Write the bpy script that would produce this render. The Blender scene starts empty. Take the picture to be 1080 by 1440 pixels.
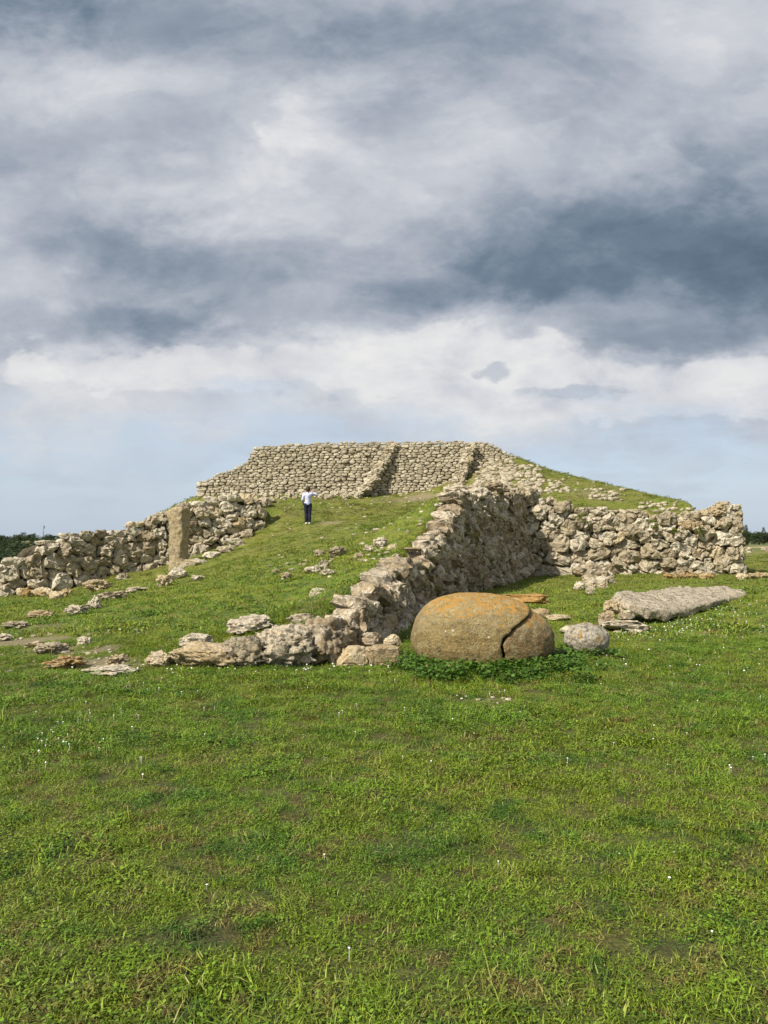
import bpy, bmesh, math, random
import numpy as np
from mathutils import Vector, Matrix, Euler

random.seed(7)
rng = np.random.default_rng(7)
scene = bpy.context.scene
COL = scene.collection
R = math.radians

# ------------------------------------------------------------------ camera
FPX, HZ, CAMH = 1040.0, 757.0, 1.65        # focal length and horizon row in photo pixels, eye height
cam_d = bpy.data.cameras.new("camera")
cam = bpy.data.objects.new("camera", cam_d)
COL.objects.link(cam)
cam.location = (0, 0, CAMH)
cam.rotation_euler = (R(90), 0, 0)
cam_d.sensor_fit = 'VERTICAL'
cam_d.sensor_height = 36.0
cam_d.sensor_width = 27.0
cam_d.lens = 36.0 * FPX / 1440.0
cam_d.shift_y = (HZ - 720.0) / 1440.0
cam_d.clip_start = 0.05
cam_d.clip_end = 6000
scene.camera = cam

# ------------------------------------------------------------------ colour management
vs = scene.view_settings
vs.view_transform = 'Standard'
vs.look = 'None'
vs.gamma = 1.0
vs.exposure = 0.36
vs.use_curve_mapping = False
scene.render.film_transparent = False
scene.cycles.max_bounces = 6
scene.cycles.transparent_max_bounces = 8

# ------------------------------------------------------------------ sun
SUN_H = (0.73, 0.68)      # horizontal direction the light travels
SUN_EL = 44.0
sun_d = bpy.data.lights.new("sun", 'SUN')
sun_d.energy = 5.0
sun_d.angle = R(0.9)
sun_d.color = (1.0, 0.935, 0.82)
sun = bpy.data.objects.new("sun", sun_d)
COL.objects.link(sun)
_l = Vector((SUN_H[0]*math.cos(R(SUN_EL)), SUN_H[1]*math.cos(R(SUN_EL)), -math.sin(R(SUN_EL))))
sun.rotation_euler = _l.to_track_quat('-Z', 'Y').to_euler()
sun.location = (-30, -25, 40)


# ------------------------------------------------------------------ node helpers
class NT:
    def __init__(s, tree):
        s.t = tree
        s.n = tree.nodes
        s.l = tree.links

    def node(s, typ, **kw):
        n = s.n.new(typ)
        for k, v in kw.items():
            setattr(n, k, v)
        return n

    def put(s, sock, v):
        if v is None:
            return
        if isinstance(v, bpy.types.NodeSocket):
            s.l.new(v, sock)
        else:
            sock.default_value = v

    def math(s, op, a, b=None, c=None, clamp=False):
        n = s.node('ShaderNodeMath', operation=op, use_clamp=clamp)
        s.put(n.inputs[0], a)
        s.put(n.inputs[1], b)
        s.put(n.inputs[2], c)
        return n.outputs[0]

    def vmath(s, op, a, b=None, scale=None):
        n = s.node('ShaderNodeVectorMath', operation=op)
        s.put(n.inputs[0], a)
        s.put(n.inputs[1], b)
        if scale is not None:
            s.put(n.inputs['Scale'], scale)
        return n.outputs[0]

    def noise(s, vec, scale, detail=4, rough=0.55, dist=0.0, col=False, ntype=None):
        n = s.node('ShaderNodeTexNoise')
        if ntype:
            n.noise_type = ntype
        s.put(n.inputs['Vector'], vec)
        s.put(n.inputs['Scale'], scale)
        s.put(n.inputs['Detail'], detail)
        s.put(n.inputs['Roughness'], rough)
        s.put(n.inputs['Distortion'], dist)
        return n.outputs[1 if col else 0]

    def voro(s, vec, scale, feat='F1', out=0):
        n = s.node('ShaderNodeTexVoronoi', feature=feat)
        s.put(n.inputs['Vector'], vec)
        s.put(n.inputs['Scale'], scale)
        return n.outputs[out]

    def ramp(s, fac, stops, interp='LINEAR'):
        n = s.node('ShaderNodeValToRGB')
        n.color_ramp.interpolation = interp
        e = n.color_ramp.elements
        while len(e) < len(stops):
            e.new(0.5)
        for el, (p, c) in zip(e, stops):
            el.position = p
            el.color = (c, c, c, 1) if isinstance(c, (int, float)) else (*c, 1)
        s.put(n.inputs[0], fac)
        return n.outputs[0]

    def mix(s, fac, a, b, blend='MIX'):
        n = s.node('ShaderNodeMix', data_type='RGBA', blend_type=blend)
        s.put(n.inputs[0], fac)
        s.put(n.inputs[6], a if not isinstance(a, tuple) else (*a, 1))
        s.put(n.inputs[7], b if not isinstance(b, tuple) else (*b, 1))
        return n.outputs[2]

    def maprange(s, v, a, b, c=0.0, d=1.0, smooth=True):
        n = s.node('ShaderNodeMapRange', interpolation_type='SMOOTHSTEP' if smooth else 'LINEAR')
        s.put(n.inputs[0], v)
        for i, x in enumerate((a, b, c, d)):
            n.inputs[i+1].default_value = x
        return n.outputs[0]

    def attr(s, name, out='Fac'):
        n = s.node('ShaderNodeAttribute', attribute_name=name)
        return n.outputs[out]

    def sep(s, v):
        n = s.node('ShaderNodeSeparateXYZ')
        s.put(n.inputs[0], v)
        return n.outputs

    def comb(s, x, y, z):
        n = s.node('ShaderNodeCombineXYZ')
        for i, v in enumerate((x, y, z)):
            s.put(n.inputs[i], v)
        return n.outputs[0]

    def bump(s, h, strength=0.5, dist=0.02, normal=None):
        n = s.node('ShaderNodeBump')
        n.inputs['Strength'].default_value = strength
        n.inputs['Distance'].default_value = dist
        s.put(n.inputs['Height'], h)
        if normal is not None:
            s.put(n.inputs['Normal'], normal)
        return n.outputs[0]


# ------------------------------------------------------------------ sky
def build_world():
    w = bpy.data.worlds.new("World")
    scene.world = w
    w.use_nodes = True
    T = NT(w.node_tree)
    T.n.clear()
    out = T.node('ShaderNodeOutputWorld')
    bg = T.node('ShaderNodeBackground')
    bg.inputs['Strength'].default_value = 0.1
    T.l.new(bg.outputs[0], out.inputs[0])
    sky = T.node('ShaderNodeTexSky', sky_type='NISHITA')
    sky.sun_disc = False
    sky.sun_elevation = R(SUN_EL)
    sky.sun_rotation = math.atan2(-SUN_H[0], -SUN_H[1])
    sky.air_density = 1.0
    sky.dust_density = 2.0
    sky.ozone_density = 1.0
    d = T.node('ShaderNodeTexCoord').outputs['Generated']
    x, y, z = T.sep(d)
    ya = T.math('MAXIMUM', T.math('ABSOLUTE', y), 0.12)
    u = T.math('DIVIDE', x, ya)
    v = T.math('DIVIDE', z, ya)
    # cloud texture coordinates: a flat layer overhead seen in perspective
    zz = T.math('ADD', T.math('MAXIMUM', z, 0.0), 0.22)
    flat = T.comb(T.math('DIVIDE', x, zz), T.math('DIVIDE', ya, zz), 0.0)
    near = T.comb(u, T.math('MULTIPLY', v, 1.7), 0.3)
    w1 = T.noise(near, 3.2, 5, 0.58, 0.2, col=True)
    w2 = T.noise(near, 11.0, 5, 0.6, 0.0, col=True)
    wv = T.vmath('ADD', T.vmath('SCALE', T.vmath('SUBTRACT', w1, (0.5, 0.5, 0.5)), scale=0.26),
                 T.vmath('SCALE', T.vmath('SUBTRACT', w2, (0.5, 0.5, 0.5)), scale=0.17))
    wx, wy, _ = T.sep(wv)
    uw = T.math('ADD', u, wx)
    vw = T.math('ADD', v, T.math('MULTIPLY', wy, 0.62))

    def blob(px, py, sx, sy, amp, warp=1.0):
        uu = T.math('ADD', u, T.math('MULTIPLY', wx, warp))
        vv = T.math('ADD', v, T.math('MULTIPLY', wy, 0.62*warp))
        a = T.math('MULTIPLY', T.math('SUBTRACT', uu, (px-540)/FPX), FPX/sx)
        b = T.math('MULTIPLY', T.math('SUBTRACT', vv, (HZ-py)/FPX), FPX/sy)
        q = T.math('ADD', T.math('MULTIPLY', a, a), T.math('MULTIPLY', b, b))
        return T.math('MULTIPLY', T.math('EXPONENT', T.math('MULTIPLY', q, -1.0)), amp)

    blobs = [(560, 55, 380, 80, -0.24), (0, 0, 150, 50, -0.42), (395, 195, 70, 80, 0.26),
             (1010, 30, 170, 60, 0.16), (760, 195, 260, 85, 0.10), (230, 262, 170, 42, 0.16),
             (110, 120, 170, 60, 0.16), (60, 270, 130, 40, -0.14), (250, 352, 170, 42, -0.26),
             (270, 445, 260, 40, -0.32), (880, 350, 280, 70, -0.32), (1090, 380, 200, 150, -0.30),
             (650, 515, 220, 62, 0.36), (80, 520, 260, 60, 0.20), (1015, 530, 120, 36, 0.30),
             (660, 395, 180, 40, -0.22), (740, 550, 150, 14, -0.16), (880, 480, 90, 25, -0.20),
             (560, 300, 140, 50, 0.10), (30, 400, 120, 40, 0.12), (300, 600, 900, 50, 0.14)]
    B = 0.61
    for b in blobs:
        B = T.math('ADD', blob(*b), B)
    n1 = T.noise(flat, 2.1, 8, 0.55, 0.35)
    n2 = T.noise(near, 5.0, 9, 0.58, 0.25)
    n3 = T.noise(near, 14.0, 6, 0.6, 0.2)
    B = T.math('ADD', B, T.math('MULTIPLY', T.math('SUBTRACT', n1, 0.5), 0.24))
    B = T.math('ADD', B, T.math('MULTIPLY', T.math('SUBTRACT', n2, 0.5), 0.27))
    B = T.math('ADD', B, T.math('MULTIPLY', T.math('SUBTRACT', n3, 0.5), 0.15))
    B = T.math('ADD', B, T.math('MULTIPLY', T.math('SUBTRACT', T.noise(near, 34.0, 5, 0.62, 0.3), 0.5), 0.09))
    nb = T.noise(near, 3.4, 9, 0.55, 0.5)
    B = T.math('ADD', B, T.math('MULTIPLY', T.math('SUBTRACT', T.maprange(nb, 0.41, 0.59), 0.5), 0.11))
    nb2 = T.noise(T.vmath('ADD', near, (4.0, 2.0, 7.0)), 7.0, 9, 0.56, 0.4)
    B = T.math('ADD', B, T.math('MULTIPLY', T.math('SUBTRACT', T.maprange(nb2, 0.44, 0.57), 0.5), 0.07))
    cloud = T.ramp(B, [(0.0, (0.085, 0.125, 0.18)), (0.22, (0.145, 0.20, 0.265)), (0.42, (0.27, 0.315, 0.385)),
                       (0.62, (0.425, 0.455, 0.515)), (0.82, (0.585, 0.605, 0.64)), (1.0, (0.72, 0.72, 0.715))])
    cloud10 = T.vmath('SCALE', cloud, scale=8.6)
    # crisp lit cumulus low over the horizon, with small dark scud before it
    def crisp(items, freq, amt, lo, hi, off):
        c = 0.0
        for it in items:
            c = T.math('ADD', blob(*it, warp=0.35), c)
        nn = T.noise(T.vmath('ADD', near, off), freq, 10, 0.58, 0.35)
        c = T.math('ADD', c, T.math('MULTIPLY', T.math('SUBTRACT', nn, 0.5), amt))
        return T.maprange(c, lo, hi), nn
    cm, cn = crisp([(650, 520, 215, 70, 1.0), (90, 525, 250, 50, 0.56), (1020, 535, 120, 38, 0.9), (320, 515, 120, 35, 0.6), (395, 185, 62, 75, 0.62), (860, 575, 220, 24, 0.5)], 8.5, 1.5, 0.46, 0.66, (1.7, 0.4, 2.2))
    lit = T.ramp(T.math('ADD', T.math('MULTIPLY', cn, 0.7), T.math('MULTIPLY', n3, 0.5)), [(0.36, (0.43, 0.465, 0.53)), (0.56, (0.66, 0.67, 0.695)), (0.72, (0.80, 0.79, 0.775))])
    cloud10 = T.mix(T.math('MULTIPLY', cm, 0.54), cloud10, T.vmath('SCALE', lit, scale=8.6))
    dm, dn = crisp([(705, 520, 42, 16, 0.9), (900, 505, 70, 20, 0.7), (800, 548, 110, 13, 0.7), (470, 565, 120, 12, 0.6), (480, 455, 60, 16, 0.5)], 12.0, 1.3, 0.42, 0.66, (9.3, 1.1, 0.2))
    cloud10 = T.mix(T.math('MULTIPLY', dm, 0.6), cloud10, (3.1, 3.55, 4.2))
    # cover: clouds thin out towards the horizon
    edge = T.math('ADD', vw, T.math('MULTIPLY', T.math('SUBTRACT', n2, 0.5), 0.12))
    edge = T.math('ADD', edge, T.math('MULTIPLY', T.math('SUBTRACT', T.noise(T.vmath('MULTIPLY', near, (1.0, 5.0, 1.0)), 4.0, 6, 0.6), 0.5), 0.10))
    cover = T.maprange(edge, 0.09, 0.20)
    cu = T.maprange(edge, 0.0, 0.12, 0.0, 0.35)
    cover = T.math('MAXIMUM', cover, T.math('MULTIPLY', cu, T.maprange(n1, 0.40, 0.62)))
    # hazy low sky
    blue = T.mix(0.75, sky.outputs[0], (4.8, 5.6, 6.6))
    T.l.new(T.mix(cover, blue, cloud10), bg.inputs[0])


build_world()

# ------------------------------------------------------------------ numpy noise
def _hash(ix, iy, iz, seed):
    with np.errstate(over='ignore'):
        h = (ix.astype(np.int64)*374761393 + iy.astype(np.int64)*668265263 + iz.astype(np.int64)*2147483647 + seed*974634777)
        h = (h ^ (h >> 13)) * 1274126177
        h = h & 0x7fffffff
        h = (h ^ (h >> 16)) * 668265263
        h = (h ^ (h >> 15)) & 0xffffff
    return h / float(0xffffff)


def vnoise(p, seed=0):
    p = np.asarray(p, float)
    i = np.floor(p)
    f = p - i
    f = f*f*f*(f*(f*6-15)+10)
    i = i.astype(np.int64)
    r = 0
    for dx in (0, 1):
        for dy in (0, 1):
            for dz in (0, 1):
                w = (f[:, 0] if dx else 1-f[:, 0])*(f[:, 1] if dy else 1-f[:, 1])*(f[:, 2] if dz else 1-f[:, 2])
                r = r + w*_hash(i[:, 0]+dx, i[:, 1]+dy, i[:, 2]+dz, seed)
    return r*2-1


def fbm(p, seed=0, oct=4, gain=0.5):
    p = np.asarray(p, float)
    a, s, r = 1.0, 0.0, 0
    for k in range(oct):
        r = r + a*vnoise(p*(2.03**k)+k*17.3, seed+k)
        s += a
        a *= gain
    return r/s


def fbm2(x, y, sc, seed=0, oct=4, gain=0.5):
    return fbm(np.stack([x*sc, y*sc, np.full_like(x, 0.37)], 1), seed, oct, gain)


def sstep(x, a, b):
    t = np.clip((x-a)/(b-a), 0, 1)
    return t*t*(3-2*t)


# ------------------------------------------------------------------ layout helpers
def P(px, py, Y):
    """a point of the place at distance Y, read off the photograph"""
    return ((px-540)/FPX*Y, Y, CAMH-(py-HZ)/FPX*Y)


class TPS:
    def __init__(s, pts, reg=0.02):
        p = np.array(pts, float)
        s.c = p[:, :2]
        n = len(p)
        K = s.k(s.c, s.c) + reg*np.eye(n)
        Q = np.hstack([np.ones((n, 1)), s.c])
        A = np.vstack([np.hstack([K, Q]), np.hstack([Q.T, np.zeros((3, 3))])])
        s.w = np.linalg.solve(A, np.concatenate([p[:, 2], np.zeros(3)]))

    @staticmethod
    def k(a, b):
        d2 = ((a[:, None, :]-b[None, :, :])**2).sum(2)
        return np.where(d2 > 1e-9, 0.5*d2*np.log(d2+1e-12), 0)

    def __call__(s, x, y):
        q = np.stack([x, y], 1)
        out = np.empty(len(x))
        for i in range(0, len(x), 20000):
            j = slice(i, i+20000)
            out[j] = s.k(q[j], s.c) @ s.w[:-3] + s.w[-3] + q[j] @ s.w[-2:]
        return out


def sdist(x, y, poly):
    """signed distance to a polygon, positive inside"""
    poly = np.array(poly, float)
    d = np.full(len(x), 1e9)
    ins = np.zeros(len(x), bool)
    for a, b in zip(poly, np.roll(poly, -1, 0)):
        e = b-a
        t = np.clip(((x-a[0])*e[0]+(y-a[1])*e[1])/(e@e), 0, 1)
        d = np.minimum(d, np.hypot(x-a[0]-t*e[0], y-a[1]-t*e[1]))
        c = ((a[1] > y) != (b[1] > y))
        with np.errstate(divide='ignore', invalid='ignore'):
            xi = (b[0]-a[0])*(y-a[1])/(b[1]-a[1])+a[0]
        ins ^= c & (x < xi)
    return np.where(ins, d, -d)


# wall foot lines (plan) ------------------------------------------------
RAMPW = [(-0.75, 10.3), (-0.25, 11.2), (0.1, 13), (0.55, 16), (1.9, 20.5), (3.6, 25.2), (6.1, 31)]
RIGHTW = [(6.1, 31.0), (9.0, 30.95), (12, 30.8), (14.75, 30.6)]
LEFTPX = [(8, 839, 800, 28.0), (20, 837, 778, 28.15), (34, 836, 767, 28.3), (60, 833, 763, 28.6), (110, 823, 758, 29.4), (160, 806, 750, 30.5), (195, 799, 735, 31.1),
          (220, 797, 726, 31.5), (270, 790, 709, 32.1), (300, 785, 704, 32.5), (345, 769, 700, 33.0), (372, 742, 706, 33.4)]
LEFTW = [P(a, b, Y)[:2] for a, b, c, Y in LEFTPX]
UPX = [(282, 700, 676, 42.0), (300, 699, 668, 42.0), (343, 699, 650, 42.0), (350, 699, 628, 42.0), (450, 697, 622, 42.0), (555, 696, 621, 42.2),
       (650, 694, 620, 42.3), (690, 694, 621, 42.4), (715, 692, 632, 42.5), (750, 690, 655, 42.6)]
UPW = [P(a, b, Y)[:2] for a, b, c, Y in UPX]

f1 = [(x, yy, 0.0) for x in (-14, -9, -6, -3, 0) for yy in (-4, 2, 6, 8.6)]
f1 += [(-1.5, 10.2, 0.2), (-3.0, 10.2, 0.03), (0, 9.3, 0.0)]
f1 += [P(*q) for q in [(300, 890, 11.5), (200, 920, 10.3), (100, 900, 11.8), (0, 905, 12), (60, 862, 16.7), (230, 817, 27),
                       (345, 770, 31.5), (300, 850, 15), (400, 800, 20), (450, 770, 25), (433, 737, 32), (380, 716, 36), (450, 698, 41.5),
                       (550, 698, 41.5), (620, 695, 41), (550, 730, 30),
                       (500, 760, 24), (400, 852, 14.5), (445, 845, 14.3), (360, 870, 12.8), (300, 800, 24), (300, 778, 30),
                       (5, 840, 27.8), (100, 829, 28.8), (170, 806, 30.6), (220, 799, 31.2), (60, 845, 24), (0, 870, 16), (0, 850, 22), (140, 830, 24)]]
f1 += [(-16, 34, -0.7), (-20, 26, -0.5), (-20, 14, -0.1), (-16, 8, 0), (-24, 40, -0.8)]
f3 = [P(a, c+10, Y+1.0) for a, b, c, Y in LEFTPX]
f3 += [(-9.5, 37, 2.35), (-11.5, 35, 1.4), (-8.0, 36.0, 2.75), (-9.5, 40, 2.8), (-7.5, 39, 3.3), (-13, 34, 1.0), (-14.5, 32, 0.6)]
f3 += [P(*q) for q in [(285, 699, 41.8), (380, 716, 36), (450, 698, 41.5), (550, 698, 41.5), (620, 695, 41), (433, 737, 32.4), (372, 709, 34.5),
                       (650, 690, 40.5), (550, 730, 31), (622, 712, 28), (745, 702, 31.8), (790, 712, 31.8), (830, 722, 31.7), (920, 732, 31.5), (985, 735, 31.4), (1015, 725, 31.5),
                       (800, 690, 37), (760, 690, 38), (700, 692, 38.5), (850, 708, 35.5), (920, 714, 35.5), (975, 726, 34.5),
                       (715, 640, 43.5), (760, 657, 43), (800, 668, 42.5), (860, 684, 41), (920, 697, 38.5), (960, 706, 36.0), (1000, 716, 33)]]
f3 += [(-13, 40, 2.2), (-15, 46, 2.0), (-12, 50, 3.0), (18.5, 44, 1.5), (17, 50, 2.5), (10, 52, 4.6), (0, 46, 4.6), (0, 56, 4.0), (-8, 56, 3.2), (17.3, 37, 1.9)]
T3 = TPS(f3)
# ---- shaded side wall of the ramp: top profile read from the photograph
def top_from_photo(pts, prof, back=0.25):
    """height of the wall top where the sight line of each foot point crosses the profile (px, py)"""
    px = [p[0] for p in prof]
    py = [p[1] for p in prof]
    out = []
    for x, y in pts:
        xx = x-back*0.9
        q = 540+FPX*xx/y
        out.append(CAMH-(np.interp(q, px, py)-HZ)/FPX*y)
    return np.array(out)


def densify(pts, step):
    p = np.array(pts, float)
    L = np.concatenate([[0], np.cumsum(np.hypot(*np.diff(p, axis=0).T))])
    # smooth corners slightly by sampling and averaging
    s_ = np.linspace(0, L[-1], int(L[-1]/step)+1)
    q = np.stack([np.interp(s_, L, p[:, 0]), np.interp(s_, L, p[:, 1])], 1)
    for _ in range(3):
        q[1:-1] = (q[:-2]+2*q[1:-1]+q[2:])/4
    return q


RW = densify(RAMPW, 0.6)
rw_top = top_from_photo(RW, [(430, 880), (470, 856), (500, 834), (520, 817), (560, 791), (600, 755), (622, 724), (632, 698), (650, 690), (690, 688), (748, 694)])
for _k in range(2, len(RW)-2, 3):
    _t = RW[_k+1]-RW[_k-1]
    _t = _t/np.hypot(*_t)
    f1.append((RW[_k, 0]-_t[1]*1.0, RW[_k, 1]+_t[0]*1.0, rw_top[_k]-0.22))
# the ramp runs up into the platform: share its heights
_sx = np.array([-4.0, -2, 0, 2, 4, -4, -2, 0, 2, 4])
_sy = np.array([34.5, 34.2, 34, 33, 32, 37, 37, 37, 37, 37])
f1 += list(zip(_sx, _sy, T3(_sx, _sy)))
T1 = TPS(f1)
PLAT = LEFTW + [(-5.2, 34.0), (4.4, 29.0)] + RIGHTW + [(15.9, 36), (18, 52), (-14, 54), (-16, 40)]
SIDE = [(-300, -100), (-3.1, -100), (-3.1, 9.6), (-1.9, 9.75)] + RAMPW + [(6.1, 400), (-300, 400)]
TOPZ = [(P(a, c, Y)[0], P(a, c, Y)[2]) for a, b, c, Y in UPX]
TOPP = [(x-0.0, y+0.25) for x, y in UPW] + [(9.5, 46), (9.5, 56), (-9.5, 56), (-10.6, 45)]


def H(x, y, bumps=True):
    x = np.asarray(x, float).ravel()
    y = np.asarray(y, float).ravel()
    far = np.hypot((x+1), (y-24))
    fade = sstep(far, 30, 55)
    g2 = 0.34*np.exp(-((x-8.6)/3.2)**2-((y-16.8)/2.8)**2) + 0.14*sstep(x, 4, 9)*sstep(y, 12, 20)
    g2 = g2+0.55*np.exp(-((x-20.5)/4.0)**2-((y-39)/5.5)**2)
    g2 = g2*(1-sstep(far, 30, 60))
    xm = np.clip(x, -30, 30)
    ym = np.clip(y, -10, 60)
    g1 = T1(xm, ym)*(1-fade)
    g3 = T3(xm, ym)
    tz = np.interp(x, [p[0] for p in TOPZ], [p[1] for p in TOPZ])
    side = sstep(sdist(x, y, SIDE), 0.10, 0.62)
    z = g2*(1-side)+g1*side
    pl = sdist(x, y, PLAT)
    wp = sstep(pl, 0.25, 0.95)
    # back and flanks of the mound slope down to the plain
    back = sstep(y, 50, 62)
    z = z*(1-wp) + (g3*(1-back))*wp
    tp = sdist(x, y, TOPP)
    wt = sstep(tp, 0.45, 1.15)*(1-sstep(y, 50, 56))
    z = z*(1-wt)+np.maximum(tz-0.08, z)*wt
    if bumps:
        z = z + (0.028*fbm2(x, y, 0.55, 3, 3) + 0.03*fbm2(x, y, 1.9, 5, 2)*sstep(y, 9, 12))*(1-sstep(far, 200, 500))
    return z


def h1(x, y):
    return float(H([x], [y])[0])


# table of ground hits for photo points
def hits(pts, ymax=60):
    Y = np.concatenate([np.arange(2, 16, 0.05), np.arange(16, ymax, 0.1)])
    out = []
    for px, py in pts:
        x = (px-540)/FPX*Y
        z = CAMH-(py-HZ)/FPX*Y
        g = H(x, Y, False)
        i = np.argmax(z <= g) if (z <= g).any() else len(Y)-1
        out.append((x[i], Y[i], g[i]))
    return out


# ------------------------------------------------------------------ materials
def new_mat(name):
    m = bpy.data.materials.new(name)
    m.use_nodes = True
    T = NT(m.node_tree)
    T.n.clear()
    out = T.node('ShaderNodeOutputMaterial')
    p = T.node('ShaderNodeBsdfPrincipled')
    T.l.new(p.outputs[0], out.inputs[0])
    p.inputs['Roughness'].default_value = 0.9
    p.inputs['Specular IOR Level'].default_value = 0.25
    return m, T, p, out


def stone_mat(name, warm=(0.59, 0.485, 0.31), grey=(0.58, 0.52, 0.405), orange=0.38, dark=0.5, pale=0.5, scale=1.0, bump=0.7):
    m, T, p, out = new_mat(name)
    pos = T.node('ShaderNodeNewGeometry').outputs['Position']
    tint = T.attr('tint')
    off = T.vmath('ADD', pos, T.comb(T.math('MULTIPLY', tint, 37.0), T.math('MULTIPLY', tint, 11.0), 0.0))
    n1 = T.noise(off, 1.6*scale, 5, 0.6)
    n2 = T.noise(off, 6.0*scale, 6, 0.65)
    n3 = T.noise(off, 22.0*scale, 5, 0.65)
    v1 = T.voro(T.vmath('ADD', off, T.vmath('SCALE', T.noise(off, 9.0*scale, 3, 0.5, col=True), scale=0.2)), 13.0*scale)
    base = T.mix(T.maprange(T.math('ADD', T.math('MULTIPLY', n1, 0.6), T.math('MULTIPLY', tint, 0.5)), 0.35, 0.75), warm, grey)
    # pale lichen
    base = T.mix(T.math('MULTIPLY', T.maprange(n2, 0.48, 0.60), pale), base, (0.70, 0.645, 0.53))
    # grain
    base = T.mix(T.math('MULTIPLY', T.maprange(n3, 0.40, 0.60, 1.0, 0.0), 0.55), base, tuple(c*0.42 for c in warm))
    # pits and black lichen crust
    n4 = T.noise(off, 5.0*scale, 8, 0.72, 0.5)
    base = T.mix(T.math('MULTIPLY', T.maprange(n4, 0.53, 0.62), dark), base, (0.105, 0.092, 0.066))
    # orange lichen
    n5 = T.noise(T.vmath('ADD', off, (5.1, 3.3, 9.7)), 2.6*scale, 6, 0.65, 0.3)
    base = T.mix(T.math('MULTIPLY', T.maprange(n5, 0.66-0.18*max(0.0, orange-0.35), 0.74-0.22*max(0.0, orange-0.35)), min(1.0, orange*1.6)), base, (0.44, 0.25, 0.06))
    val = T.maprange(tint, 0.0, 1.0, 0.68, 1.2, smooth=False)
    base = T.mix(1.0, base, T.comb(val, val, val), 'MULTIPLY')
    T.l.new(base, p.inputs['Base Color'])
    hgt = T.math('ADD', T.math('SUBTRACT', T.math('MULTIPLY', n2, 1.2), T.math('MULTIPLY', T.maprange(n4, 0.50, 0.64), 0.5)), T.math('ADD', T.math('MULTIPLY', n3, 0.45), T.math('MULTIPLY', T.maprange(v1, 0.0, 0.35), 0.35)))
    T.l.new(T.bump(hgt, bump, 0.09/scale), p.inputs['Normal'])
    return m


M = {}
M['stone'] = stone_mat('limestone')
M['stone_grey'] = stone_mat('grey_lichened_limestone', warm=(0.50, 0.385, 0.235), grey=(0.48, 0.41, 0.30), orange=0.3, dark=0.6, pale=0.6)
M['stone_small'] = stone_mat('coursed_limestone', warm=(0.54, 0.455, 0.30), grey=(0.50, 0.44, 0.32), orange=0.15, dark=0.45, pale=0.4, scale=1.5)
M['stone_sand'] = stone_mat('sandy_limestone', warm=(0.58, 0.44, 0.24), grey=(0.55, 0.45, 0.29), orange=0.35, dark=0.5, pale=0.35, scale=1.6)
M['stone_orange'] = stone_mat('orange_lichened_limestone', warm=(0.50, 0.32, 0.115), grey=(0.52, 0.40, 0.22), orange=0.85, dark=0.5, pale=0.5, scale=3.0)
M['stone_pit'] = stone_mat('pitted_limestone', warm=(0.62, 0.505, 0.32), grey=(0.62, 0.54, 0.41), orange=0.35, dark=0.72, pale=0.8, scale=2.4, bump=1.0)
M['menhir'] = stone_mat('menhir_limestone', warm=(0.44, 0.34, 0.185), grey=(0.45, 0.37, 0.235), orange=0.4, dark=0.5, pale=0.2, scale=1.6)
M['stone_white'] = stone_mat('white_limestone', warm=(0.55, 0.48, 0.36), grey=(0.58, 0.55, 0.48), orange=0.7, dark=0.6, pale=0.9, scale=3.0, bump=0.9)
M['lichen_slab'] = stone_mat('orange_lichen_slab', warm=(0.52, 0.28, 0.06), grey=(0.52, 0.34, 0.12), orange=1.0, dark=0.4, pale=0.35, scale=3.0)
M['core'] = stone_mat('rubble_core', warm=(0.22, 0.175, 0.11), grey=(0.2, 0.17, 0.12), orange=0.1, dark=0.5, pale=0.1, scale=2.0, bump=1.0)


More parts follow.
